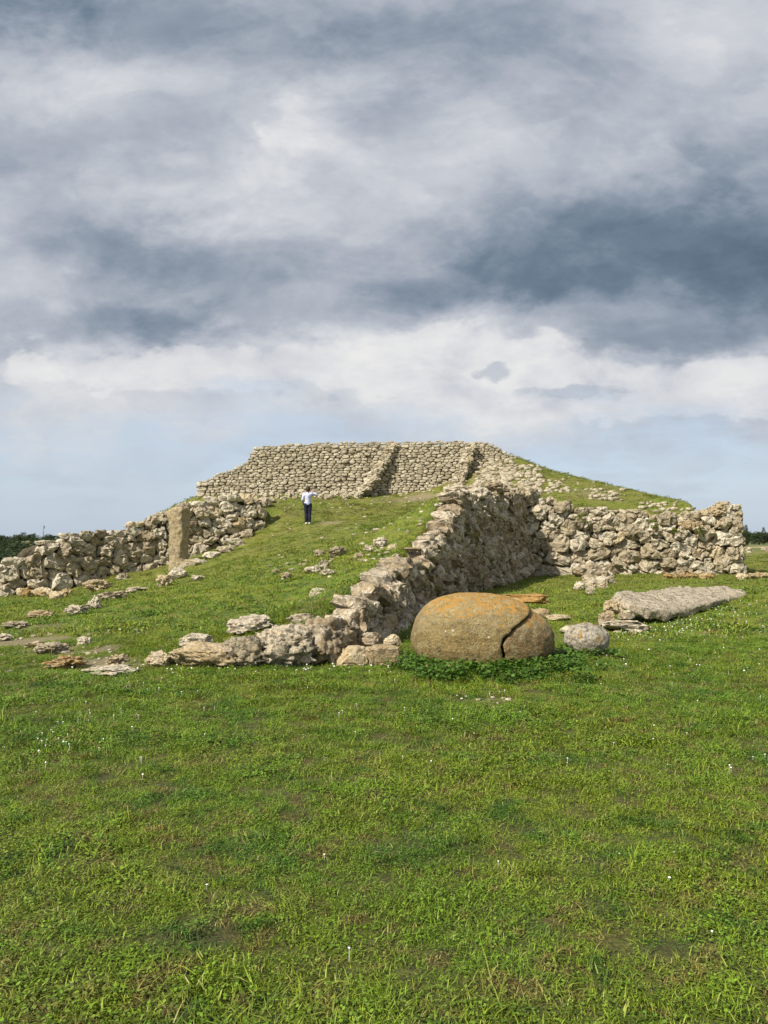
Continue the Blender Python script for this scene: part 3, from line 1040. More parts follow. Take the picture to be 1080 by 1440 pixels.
def rock_geom(seed, sub=3, cuts=7, rough=0.16, pit=0.0, sq=0.8, flat=0.0):
    v, f = ico(sub)
    rs = np.random.default_rng(seed)
    p = np.sign(v)*np.abs(v)**sq
    for _ in range(cuts):
        nrm = rs.normal(size=3)
        nrm /= np.linalg.norm(nrm)
        d = rs.uniform(0.62, 0.95)
        ex = np.maximum(p@nrm-d, 0)
        p = p-ex[:, None]*nrm*0.85
    r = 1+rough*fbm(v*1.5+seed*3.1, seed % 50, 4, 0.6)+rough*0.75*fbm(v*4.5+seed, seed % 50+9, 4, 0.6)
    r = r-rough*0.45*(1-np.abs(fbm(v*2.3+seed*1.3, seed % 43, 3)))**5
    if pit:
        q = fbm(v*6.5+seed*1.7, seed % 41+5, 4, 0.62)
        r = r-pit*np.maximum(q-0.02, 0)**0.8*1.2 + pit*0.5*np.abs(fbm(v*11+seed, seed % 37, 3))
    p = p*r[:, None]
    if flat:
        p[:, 2] = np.sign(p[:, 2])*np.abs(p[:, 2])**(1-flat*0.5)
    # unit box
    lo, hi = p.min(0), p.max(0)
    p = (p-(lo+hi)/2)/((hi-lo)/2)
    return p, f


def rock_mesh(seed, mat, sub=3, **kw):
    p, f = rock_geom(seed, sub, **kw)
    return mesh_np('rock', p, f, mat=mat, attrs={'tint': np.full(len(p), (seed*0.618) % 1.0)}, smooth=sub > 4)


_pool = {}


def pooled(matkey, i):
    k = (matkey, i % 6)
    if k not in _pool:
        _pool[k] = rock_mesh(300+hash_key(matkey)*7+i % 6, M[matkey], 3, rough=0.38, pit=0.16, cuts=10)
    return _pool[k]


def hash_key(s):
    return sum(ord(c) for c in s) % 83


def rock(px, pyb, w, h, mat, label, group=None, depth=0.8, sink=0.25, seed=None, sub=None, yaw=0.0, Y=None, z=None, name='rock', cat='rock', tilt=(0, 0), **kw):
    """a rock whose foot shows at (px, pyb) and that shows w x h photo pixels"""
    if Y is None:
        X, Yg, Zg = hits([(px, pyb)])[0]
    else:
        X, Yg, Zg = P(px, pyb, Y)
    W = w/FPX*Yg/2
    Hh = h/FPX*Yg
    half = Hh/2/(1-sink*0.5)
    D = max(W*depth, half*0.8)
    yc = Yg+D*0.75
    X = X*yc/Yg
    zc = (Zg if z is None else z)+Hh-half
    if sub is None:
        me = pooled(mat, int(px*7+pyb*3))
    else:
        me = rock_mesh(seed or int(px*13+pyb), M[mat], sub, **kw)
    o = add(name, me, loc=(X, yc, zc), scl=(W, D, half), rot=(tilt[0], tilt[1], yaw))
    if label:
        tag(o, label, cat, group)
    return o


# front rocks where the ramp wall dies into the lawn
rock(342, 940, 76, 44, 'stone_pit', 'pale rock wedged between the long sandy rock and the big pitted boulder', seed=60, sub=5, pit=0.22, rough=0.3, depth=0.6)
rock(222, 939, 38, 22, 'stone_sand', 'knobbly sand-coloured rock at the tip of the front row of rocks', seed=61, sub=4, pit=0.16, rough=0.3)
rock(290, 941, 118, 34, 'stone_sand', 'long low sandy rock on the lawn edge beside big pitted boulder', seed=62, sub=5, pit=0.18, rough=0.25, depth=0.55)
rock(276, 912, 54, 20, 'stone_pit', 'flat pale rock in the grass behind the long sandy rock', seed=63, sub=4, pit=0.2, rough=0.25)
rock(398, 940, 116, 58, 'stone_pit', 'big pale grey pitted boulder at the front of the ramp', seed=64, sub=5, pit=0.34, rough=0.34, depth=0.7)
rock(458, 936, 104, 68, 'stone_grey', 'dark pitted boulder where the ramp wall reaches the lawn', seed=65, sub=5, pit=0.30, rough=0.30, depth=0.9)
rock(352, 893, 70, 26, 'stone_pit', 'small pitted rock leaning behind the big pale boulder', seed=66, sub=4, pit=0.25, rough=0.3)
rock(430, 884, 56, 20, 'stone_pit', 'pitted rock on top of the dark boulder', seed=67, sub=4, pit=0.25, rough=0.3, Y=11.0)
# little stepped masonry beside the egg stone
rock(540, 938, 46, 30, 'stone_sand', 'squared sandy block in the short stone step beside the egg-shaped boulder', seed=68, sub=4, sq=0.42, cuts=3, rough=0.10, pit=0.04, depth=0.8, sink=0.1, yaw=0.12)
rock(522, 922, 42, 14, 'stone_sand', 'thin layered stone wedged under the top of the short stone step', seed=69, sub=4, sq=0.5, rough=0.15, depth=0.8, sink=0.0, Y=10.0)
rock(520, 910, 38, 20, 'stone_grey', 'grey flat stone on top of the short stone step', seed=70, sub=4, sq=0.5, rough=0.15, depth=0.8, sink=0.0, Y=10.05)
rock(552, 910, 26, 17, 'stone_sand', 'small tan stone on top of the squared sandy block', seed=71, sub=4, sq=0.55, rough=0.15, depth=0.9, sink=0.0, Y=10.0)
rock(496, 937, 50, 26, 'stone_sand', 'low brown stone between dark boulder and squared sandy block', seed=72, sub=4, sq=0.5, rough=0.2, depth=0.8)
# on top of the ramp wall
rock(490, 830, 50, 16, 'stone_sand', 'flat ochre boulder capping the shaded ramp wall', seed=73, sub=4, pit=0.12, rough=0.2, Y=15.8)
rock(452, 842, 36, 15, 'stone_pit', 'flat whitish stone at the lower end of the ramp wall top', seed=74, sub=4, pit=0.12, rough=0.2, Y=14.2)
rock(432, 861, 50, 16, 'stone_sand', 'flat smooth sandy slab set in the ramp edge', seed=75, sub=4, sq=0.5, rough=0.1, depth=0.9, Y=12.8)
rock(508, 842, 40, 24, 'stone_pit', 'whitish pitted boulder on the ramp wall above dark stones', seed=76, sub=4, pit=0.3, rough=0.3, Y=15.2)
rock(548, 814, 48, 26, 'stone_pit', 'light grey spongy boulder on the ramp wall top', seed=77, sub=5, pit=0.34, rough=0.3, Y=17.0)
rock(588, 790, 46, 26, 'stone_pit', 'grey spongy boulder leaning on the pale upper ramp wall', seed=78, sub=5, pit=0.32, rough=0.3, Y=18.7)
rock(554, 784, 22, 20, 'stone_sand', 'round tan stone standing beside the grey spongy boulders', seed=79, sub=4, rough=0.2, Y=18.6)
rock(612, 760, 44, 17, 'stone_sand', 'flat cream stone stepping up the ramp wall', seed=80, sub=4, sq=0.6, rough=0.2, Y=20.6)
rock(608, 739, 44, 8, 'stone', 'flat pale slab lying on the ramp turf beside the wall', seed=81, sub=3, sq=0.6, rough=0.15)
rock(634, 735, 40, 24, 'stone', 'cream block on the ramp wall below the high corner', seed=82, sub=4, sq=0.55, rough=0.2, Y=22.3)
rock(616, 737, 22, 18, 'stone', 'round cream stone on the ramp edge below the high corner', seed=83, sub=4, rough=0.2, Y=22.0)
rock(646, 712, 44, 22, 'stone', 'large whitish block near the top of the ramp wall corner', seed=84, sub=4, sq=0.55, rough=0.16, Y=23.6)
rock(640, 696, 36, 16, 'stone', 'whitish flat block crowning the ramp wall corner', seed=85, sub=4, sq=0.55, rough=0.16, Y=24.0)
rock(697, 694, 40, 18, 'stone_grey', 'grey boulder on the highest stretch of the ramp wall', seed=86, sub=4, pit=0.25, rough=0.35, Y=26.5)
rock(668, 694, 34, 18, 'stone_grey', 'grey boulder beside the whitish crowning block', seed=87, sub=4, pit=0.25, rough=0.35, Y=25.2)
rock(742, 707, 44, 26, 'stone', 'cream boulder where the ramp wall meets the platform wall', seed=88, sub=4, rough=0.4, pit=0.22, cuts=10, Y=30.8)
rock(728, 700, 16, 12, 'stone_orange', 'small yellow lichened stone at the wall junction', seed=89, sub=3, Y=31.2)
# corner stones of the platform wall
rock(1012, 724, 34, 16, 'stone_sand', 'tan stone topping the far corner of the platform wall', seed=90, sub=4, rough=0.4, pit=0.22, cuts=10, Y=30.5)
rock(1018, 716, 22, 12, 'stone', 'small top stone on the far corner of the platform wall', seed=91, sub=3, rough=0.4, pit=0.22, cuts=10, Y=30.7)

# the edge of the ramp on its other side: half-buried stones
EDGE = 'half-buried stones along the low edge of the ramp'
for q in [(60, 869, 40, 11, 'stone_sand', 'flat pale stone with ochre top, low on the ramp edge'),
          (108, 865, 34, 14, 'stone_pit', 'grey rock next to a paler one on the low ramp edge'),
          (132, 858, 22, 20, 'stone_pit', 'upright white-grey rock in the line of the ramp edge'),
          (160, 844, 44, 12, 'stone', 'long flat yellowish stone in the line of the ramp edge'),
          (192, 834, 34, 8, 'stone', 'thin flat stone extending the long yellowish one'),
          (231, 826, 26, 18, 'stone_sand', 'ochre rock just below the foot of the standing stone'),
          (137, 831, 42, 16, 'stone_sand', 'orange-grey rock in the hollow before the boulder wall'),
          (172, 815, 18, 9, 'stone', 'small pale stone in the hollow before the boulder wall'),
          (278, 818, 20, 9, 'stone', 'small white stone on the turf near the standing stone'),
          (20, 884, 42, 10, 'stone', 'weathered stone half sunk in bare earth by the ramp edge'),
          (6, 902, 24, 10, 'stone', 'worn stone by the bare earth path'),
          (72, 922, 52, 16, 'stone_pit', 'dark undercut rock on the bare earth'),
          (118, 909, 24, 14, 'stone', 'pale rounded rock standing alone by the bare earth'),
          (93, 943, 58, 19, 'stone_orange', 'rock with orange lichen at the edge of the bare earth'),
          (163, 941, 32, 19, 'stone_sand', 'brownish rock beside a flat pale one near the lawn'),
          (158, 951, 84, 11, 'stone', 'flat pale rock lying flush at the lawn edge'),
          (48, 912, 30, 9, 'stone_sand', 'low brown stone on the bare earth')]:
    rock(*q, group=EDGE, sub=4, seed=int(q[0]*3+q[1]), pit=0.25, rough=0.5)
RAMPST = 'loose stones on the ramp'
for q in [(475, 784, 27, 16, 'stone_pit', 'largest loose boulder lying on the ramp turf'),
          (456, 801, 17, 14, 'stone_pit', 'rounded white stone in the small group on the ramp'),
          (440, 806, 26, 10, 'stone_pit', 'flat white stone in the small group on the ramp'),
          (461, 809, 28, 9, 'stone', 'low pale stone before the rounded one on the ramp'),
          (403, 814, 16, 9, 'stone', 'small stone on the ramp apart from the small group'),
          (388, 807, 12, 7, 'stone', 'tiny stone near the small group on the ramp'),
          (505, 786, 14, 8, 'stone', 'small white stone between loose boulder and ramp wall'),
          (535, 772, 22, 16, 'stone', 'rough stone poking from turf close to the ramp wall'),
          (520, 778, 16, 10, 'stone', 'low stone among rubble close to the ramp wall'),
          (450, 783, 20, 10, 'stone', 'pale flat stone beside the largest loose boulder')]:
    rock(*q, group=RAMPST, sub=4, seed=int(q[0]*3+q[1]), pit=0.22, rough=0.42)

# right court
rock(732, 850, 80, 14, 'lichen_slab', 'low slab coated in orange lichen behind the egg-shaped boulder', seed=101, sub=4, sq=0.6, rough=0.2, pit=0.1, depth=0.6)
rock(758, 869, 30, 13, 'stone_sand', 'pale flat stone in the grass behind the broken end of the egg-shaped boulder', seed=102, sub=3)
rock(785, 872, 34, 7, 'stone_sand', 'thin flat stone in the trodden grass behind the egg-shaped boulder', seed=103, sub=3)
rock(800, 892, 26, 12, 'stone_grey', 'dark small stone leaning behind the round white boulder', seed=105, sub=3)
rock(862, 864, 30, 20, 'stone_sand', 'ochre stone at the end of the fallen slab', seed=106, sub=4, rough=0.35, pit=0.18, Y=13.7)
rock(853, 880, 26, 20, 'stone_grey', 'greyish-mauve rock below the ochre stone by the slab', seed=107, sub=4, rough=0.35, pit=0.18, Y=13.45)
rock(880, 889, 68, 16, 'stone', 'flat cream stone on the grass in front of the slab', seed=108, sub=4, sq=0.6, rough=0.3, pit=0.15)
rock(880, 873, 22, 15, 'stone', 'pale block propping up the end of the fallen slab', seed=109, sub=4, sq=0.6, rough=0.3, pit=0.15, Y=13.5)
PILE = 'small stones tumbled from the platform wall'
_prs = random.Random(5)
for k in range(22):
    a = _prs.random()
    px = 806+_prs.random()*14+a*44+_prs.uniform(-5, 5)
    py = 838-a*20+_prs.uniform(-7, 3)
    s_ = _prs.uniform(9, 19)
    rock(px, py, s_, s_*0.75, 'stone', 'small pale stone in the heap tumbled out before the platform wall', group=PILE)
for k in range(9):
    px = 815+_prs.random()*42
    rock(px, 815+_prs.uniform(-10, 3), _prs.uniform(16, 28), _prs.uniform(13, 20), 'stone_grey', 'grey rubble stone at the top of the heap against the platform wall', group='grey rubble against the platform wall')
for k in range(7):
    px = 938+k*10+_prs.uniform(-3, 3)
    rock(px, 813+_prs.uniform(-2, 2), _prs.uniform(10, 16), _prs.uniform(6, 10), 'stone_orange', 'small orange lichened stone at the foot of the platform wall', group='orange stones at the wall foot')
for k in range(7):
    px = 1040+k*9+_prs.uniform(-3, 3)
    rock(px, 815+_prs.uniform(-5, 3), _prs.uniform(9, 18), _prs.uniform(5, 9), 'stone_orange' if k % 2 else 'stone_sand', 'small yellowish stone lying beyond the corner of the platform wall', group='stones beyond the wall corner')
for k in range(10):
    px = 1046+_prs.random()*60
    rock(px, 775+_prs.uniform(-4, 4), _prs.uniform(5, 12), _prs.uniform(3, 6), 'stone', 'distant pale stone in the pasture beyond the platform corner', group='distant stones in the pasture', Y=75+_prs.random()*8)
for k in range(16):
    px = 8+k*5.5+_prs.uniform(-4, 4)
    rock(px, 840+_prs.uniform(-6, 4), _prs.uniform(12, 24), _prs.uniform(8, 14), 'stone_sand' if k % 3 else 'stone_orange', 'tumbled stone at the foot of the low end of the boulder wall', group='tumbled stones below the boulder wall')
# rough stones along the end of the left wall, next to the ramp turf
for k, q in enumerate([(372, 716, 22, 16), (366, 730, 20, 14), (356, 744, 22, 14), (346, 758, 24, 14), (332, 770, 26, 14), (316, 778, 26, 10), (298, 786, 26, 10), (280, 795, 24, 10), (380, 708, 16, 10)]):
    rock(*q, 'stone', 'rough cream stone edging the turf at the end of the boulder wall', group='stones edging the boulder wall', sub=3, seed=400+k, rough=0.3, pit=0.15)
# stones along the foot of the upper wall
for k in range(26):
    px = 345+k*7.2+_prs.uniform(-3, 3)
    big = 1.5 if 470 < px < 520 else 1.0
    rock(px, 700+_prs.uniform(-2, 3), _prs.uniform(7, 12)*big, _prs.uniform(5, 8)*big, 'stone_small', 'rough footing stone along the base of the upper wall', group='footing stones of the upper wall')


# diagonal stone ridges on the upper wall: the sides of the old ramp
def ridge(label, px0, py0, px1, py1, n, seed):
    root = add('stone_ridge', None)
    a, b = P(px0, py0, 41.3), P(px1, py1, 42.7)
    root.location = a
    tag(root, label, 'stone ridge', 'stone ridges climbing the upper wall')
    rs = random.Random(seed)
    k = 0
    for i in range(n):
        for side in (-1, 1):
            t = (i+0.5+0.2*side)/n
            c = [a[j]+(b[j]-a[j])*t for j in range(3)]
            c[0] += side*0.12+rs.uniform(-0.06, 0.06)
            s_ = (0.27-0.07*t)*rs.uniform(0.8, 1.15)
            me = pooled('stone_small' if rs.random() < 0.6 else 'stone', k)
            add('stone', me, root, loc=(c[0]-a[0], c[1]-a[1]+rs.uniform(-.05, .05), c[2]-a[2]), scl=(s_*0.95, s_*1.3, s_*0.62), rot=(0, 0.25*side, rs.uniform(0, 3)))
            k += 1


ridge('slanting ridge of stacked stones climbing the middle of the upper wall', 513, 690, 553, 626, 15, 3)
ridge('steep ridge of stacked stones at the end of the upper wall, above the ramp wall', 642, 684, 664, 624, 14, 4)


# ------------------------------------------------------------------ scree and pebbles (too many to count)
def scatter_stones(name, pts, mat, seed):
    rs = random.Random(seed)
    V, F, Tn, base = [], [], [], 0
    geos = [rock_geom(700+seed*10+i, 1, rough=0.25) for i in range(6)]
    for (x, y, z, s_) in pts:
        p, f = geos[rs.randrange(6)]
        a = rs.uniform(0, 6.3)
        q = p*np.array([s_*rs.uniform(.8, 1.5), s_*rs.uniform(.7, 1.2), s_*rs.uniform(.45, .8)])
        q = np.stack([q[:, 0]*math.cos(a)-q[:, 1]*math.sin(a), q[:, 0]*math.sin(a)+q[:, 1]*math.cos(a), q[:, 2]], 1)
        V.append(q+np.array([x, y, z+s_*0.1]))
        F += [tuple(i+base for i in t) for t in f]
        Tn.append(np.full(len(p), rs.random()))
        base += len(p)
    return add(name, mesh_np(name, np.vstack(V), F, mat=mat, attrs={'tint': np.concatenate(Tn)}))


def region_points(boxes, seed):
    rs = random.Random(seed)
    pp, ss = [], []
    for x0, x1, y0, y1, n, s0, s1 in boxes:
        for _ in range(n):
            pp.append((rs.uniform(x0, x1), rs.uniform(y0, y1)))
            ss.append(rs.uniform(s0, s1))
    h = hits(pp, 60)
    return [(x, y, z, s_) for (x, y, z), s_ in zip(h, ss) if y < 48]


o = scatter_stones('scree', region_points([(668, 720, 640, 695, 210, .08, .20), (700, 760, 655, 695, 200, .08, .2), (740, 800, 675, 695, 80, .07, .17), (830, 880, 688, 704, 40, .07, .16),
                                            (900, 990, 706, 730, 60, .07, .18), (800, 900, 670, 690, 25, .05, .12)], 8), M['stone_small'], 1)
tag(o, 'scree of small broken stones spilling down the slope beside the upper wall', 'scree', kind='stuff')
o = scatter_stones('pebbles', region_points([(370, 620, 690, 712, 120, .03, .10), (360, 600, 712, 760, 60, .03, .09), (500, 560, 765, 790, 45, .03, .08), (380, 470, 780, 815, 30, .03, .07),
                                              (0, 200, 880, 950, 90, .015, .05), (250, 330, 900, 935, 20, .02, .05), (640, 720, 960, 1000, 20, .012, .03), (840, 900, 868, 892, 40, .02, .05)], 9), M['stone'], 2)
tag(o, 'scattered pebbles and stone chips in the turf of the ramp', 'pebbles', kind='stuff')


# ------------------------------------------------------------------ egg-shaped split boulder
def build_egg():
    cx, cy, cz = 1.32, 9.85, 0.33
    root = add('split_boulder', None)
    root.location = (cx, cy, 0)
    tag(root, 'large brown egg-shaped boulder with a dark crack, resting among leafy weeds', 'boulder')
    v, f = ico(6)

    def shape(v):
        p = v.copy()
        p = np.sign(p)*np.abs(p)**0.92
        # fuller, steeper left end; flatter right shoulder
        p[:, 2] *= 1+0.04*np.maximum(-p[:, 0], 0)-0.16*np.maximum(p[:, 0], 0)**2
        p[:, 0] += -0.10*np.maximum(p[:, 2], 0)*(1-p[:, 0]**2)
        p = p*(1+0.035*fbm(v*1.6+3, 12, 3)+0.020*fbm(v*6, 14, 4)+0.012*fbm(v*20, 15, 3))[:, None]
        return p*np.array([0.945, 0.74, 0.595])+np.array([0, 0, cz])

    p = shape(v)

    def crack(y, z):
        zz = np.array([-0.3, 0.02, 0.18, 0.32, 0.42, 0.52, 0.60, 0.70, 1.0])
        xx = np.array([0.30, 0.22, 0.165, 0.14, 0.17, 0.30, 0.42, 0.56, 1.0])
        w = np.stack([y*4, z*6, np.zeros_like(y)], 1)
        return np.interp(z, zz, xx)+0.045*fbm(w, 3, 5, 0.65)

    def cut(p, c0, side, gap):
        """pull what lies beyond the crack back onto it, towards a point inside the piece"""
        c0 = np.array(c0)
        bad = (p[:, 0]-crack(p[:, 1], p[:, 2]))*side < gap
        lo, hi = np.zeros(bad.sum()), np.ones(bad.sum())
        d = p[bad]-c0
        for _ in range(18):
            mid = (lo+hi)/2
            q = c0+d*mid[:, None]
            ok = (q[:, 0]-crack(q[:, 1], q[:, 2]))*side >= gap
            lo, hi = np.where(ok, mid, lo), np.where(ok, hi, mid)
        p = p.copy()
        p[bad] = c0+d*lo[:, None]
        return p

    a = cut(p, (-0.25, 0, 0.25), -1, 0.010)
    add('main_block', mesh_np('main_block', a, f, mat=M['egg']), root)['label'] = 'olive-brown main part of the egg-shaped boulder with orange lichen on top'
    b = p.copy()
    # the broken end is a little smaller and has settled
    b[:, 1] *= 0.96
    b[:, 2] = cz+(b[:, 2]-cz)*0.98-0.03
    b = cut(b, (0.62, 0, 0.22), 1, 0.018)
    add('broken_end', mesh_np('broken_end', b, f, mat=M['egg2']), root)['label'] = 'darker broken end of the egg-shaped boulder'


build_egg()
rock(825, 924, 66, 46, 'stone_white', 'small round white boulder with grey lichen next to the egg-shaped boulder', seed=104, sub=5, cuts=1, sq=1.0, rough=0.07, pit=0.05, depth=0.95, sink=0.15, name='round_boulder', cat='boulder')


# ------------------------------------------------------------------ fallen slab
def build_slab():
    n, m = 90, 40
    L = 4.15
    s_ = np.linspace(0, 1, n)
    V = []
    for i, t in enumerate(s_):
        half_w = np.interp(t, [0, .04, .12, .5, .85, .96, 1], [.26, .42, .50, .50, .38, .28, .14])
        half_h = np.interp(t, [0, .04, .15, .6, .9, 1], [.07, .10, .115, .10, .09, .05])
        for k in range(m):
            a = 2*math.pi*k/m
            c, sn = math.cos(a), math.sin(a)
            e = 0.42
            V.append((t*L, half_w*math.copysign(abs(c)**e, c), half_h*math.copysign(abs(sn)**e, sn)))
    V = np.array(V)
    d = 0.07*fbm(V*np.array([1.2, 2, 3]), 21, 4)+0.06*fbm(V*5, 22, 5, 0.65)
    d = d-0.05*np.maximum(1-np.abs(fbm(V*np.array([0.9, 4.0, 4.0])+5, 25, 3))*6, 0)
    V = V+np.stack([d*0.6, d, d*0.9], 1)
    F = []
    for i in range(n-1):
        for k in range(m):
            a, b = i*m+k, i*m+(k+1) % m
            F.append((a, b, b+m, a+m))
    F.append(tuple(range(m))[::-1])
    F.append(tuple(range((n-1)*m, n*m)))
    me = mesh_np('fallen_slab', V, F, mat=M['slab'], attrs={'tint': np.full(len(V), 0.65)})
    o = add('fallen_slab', me)
    A = Vector(P(878, 853, 14.0))
    B = Vector(P(1044, 833, 16.9))
    xax = (B-A).normalized()
    up = Vector((0.02, -0.36, 1)).normalized()
    yax = up.cross(xax).normalized()
    zax = xax.cross(yax)
    mt = Matrix((xax, yax, zax)).transposed().to_4x4()
    mt.translation = A
    o.matrix_world = mt
    o.scale.x = (B-A).length/L
    tag(o, 'long pale limestone slab lying tilted on small stones in the grass', 'slab')


M['slab'] = stone_mat('slab_limestone', warm=(0.53, 0.43, 0.28), grey=(0.53, 0.455, 0.34), orange=0.15, dark=0.6, pale=0.45, scale=2.4, bump=1.0)
build_slab()


# ------------------------------------------------------------------ standing stone
def build_menhir():
    X, Y, Z = P(252, 806, 29.0)
    n, m = 60, 36
    Ht = 2.75
    V = []
    for i in range(n):
        t = i/(n-1)
        hw = np.interp(t, [0, .1, .9, .97, 1], [.38, .33, .34, .35, .25])
        hd = np.interp(t, [0, .1, .9, .97, 1], [.33, .30, .30, .28, .2])
        for k in range(m):
            a = 2*math.pi*k/m
            c, sn = math.cos(a), math.sin(a)
            e = 0.34
            V.append((hw*math.copysign(abs(c)**e, c), hd*math.copysign(abs(sn)**e, sn), t*Ht-0.2))
    V = np.array(V)
    d1 = fbm(V*np.array([2, 2, 1.2]), 31, 4)*0.10
    d2 = fbm(V*6, 32, 4)*0.06
    top = np.maximum(V[:, 2]-2.25, 0)
    V = V+np.stack([d1+d2, d1-d2, 0.6*d1+top*0.5*fbm(V*4, 33, 3)], 1)
    F = []
    for i in range(n-1):
        for k in range(m):
            a, b = i*m+k, i*m+(k+1) % m
            F.append((a, b, b+m, a+m))
    F.append(tuple(range((n-1)*m, n*m)))
    o = add('standing_stone', mesh_np('standing_stone', V, F, mat=M['menhir'], attrs={'tint': np.full(len(V), 0.5)}), loc=(X, Y, Z), rot=(0, R(-0.6), R(-27)))
    tag(o, 'tall squared brown standing stone before the boulder wall', 'standing stone')
    rock(268, 806, 36, 20, 'stone', 'pale rock at the foot of the standing stone', seed=120, sub=4, pit=0.15, Y=28.6)
    rock(250, 814, 30, 16, 'stone', 'smaller pale rock before the standing stone', seed=121, sub=4, pit=0.15)


build_menhir()


# ------------------------------------------------------------------ person
def capsule_mesh(bones, seg=12):
    """closed tapered capsules, one per bone (p0, r0, p1, r1[, flatten])"""
    V, F = [], []
    for p0, r0, p1, r1 in bones:
        p0, p1 = Vector(p0), Vector(p1)
        ax = (p1-p0)
        L = ax.length
        ax = ax.normalized() if L > 1e-6 else Vector((0, 0, 1))
        q = ax.to_track_quat('Z', 'Y')
        base = len(V)
        rings = []
        for k in range(1, 5):
            a = -math.pi/2+k*math.pi/8*0.999
            rings.append((r0*math.cos(a), r0*math.sin(a)))
        for k in range(0, 4):
            a = k*math.pi/8
            rings.append((r1*math.cos(a), L+r1*math.sin(a)))
        V.append(p0-ax*r0)
        for rr, zz in rings:
            for s_ in range(seg):
                an = 2*math.pi*s_/seg
                V.append(p0+q @ Vector((rr*math.cos(an), rr*math.sin(an), zz)))
        V.append(p1+ax*r1)
        nr = len(rings)
        for s_ in range(seg):
            s2 = (s_+1) % seg
            F.append((base, base+1+s2, base+1+s_))
            for k in range(nr-1):
                a = base+1+k*seg
                F.append((a+s_, a+s2, a+seg+s2, a+seg+s_))
            a = base+1+(nr-1)*seg
            F.append((a+s_, a+s2, base+1+nr*seg))
    return [tuple(v) for v in V], F


def fused(name, bones, mat, parent, voxel=0.012, smooth=6):
    v, f = capsule_mesh(bones)
    me = mesh_np(name, v, f, mat=mat)
    o = add(name, me, parent)
    r = o.modifiers.new('fuse', 'REMESH')
    r.mode = 'VOXEL'
    r.voxel_size = voxel
    r.use_smooth_shade = True
    s_ = o.modifiers.new('smooth', 'SMOOTH')
    s_.iterations = smooth
    s_.factor = 0.5
    return o


def hand(w, d, side, palm_n):
    """palm and five curled fingers; w wrist, d direction, side towards the thumb, palm_n palm normal"""
    w, d, s_, n = Vector(w), Vector(d).normalized(), Vector(side).normalized(), Vector(palm_n).normalized()
    out = []
    for k in range(4):
        off = s_*(0.030-0.020*k)
        k0 = w+off*0.6+d*0.015
        k1 = w+off+d*0.085
        out.append((k0, 0.016, k1, 0.0125))
        ln = (0.036, 0.042, 0.038, 0.029)[k]
        a = k1+(d*0.9+n*0.35).normalized()*ln
        b = a+(d*0.55+n*0.8).normalized()*ln*0.75
        c = b+(d*0.1+n*1.0).normalized()*ln*0.5
        out += [(k1, 0.0105, a, 0.0095), (a, 0.0095, b, 0.0088), (b, 0.0088, c, 0.0078)]
    t0 = w+s_*0.022+d*0.02
    t1 = t0+(s_*0.8+d*0.6).normalized()*0.042
    t2 = t1+(s_*0.25+d*0.9+n*0.4).normalized()*0.035
    out += [(t0, 0.015, t1, 0.012), (t1, 0.012, t2, 0.0095)]
    return out


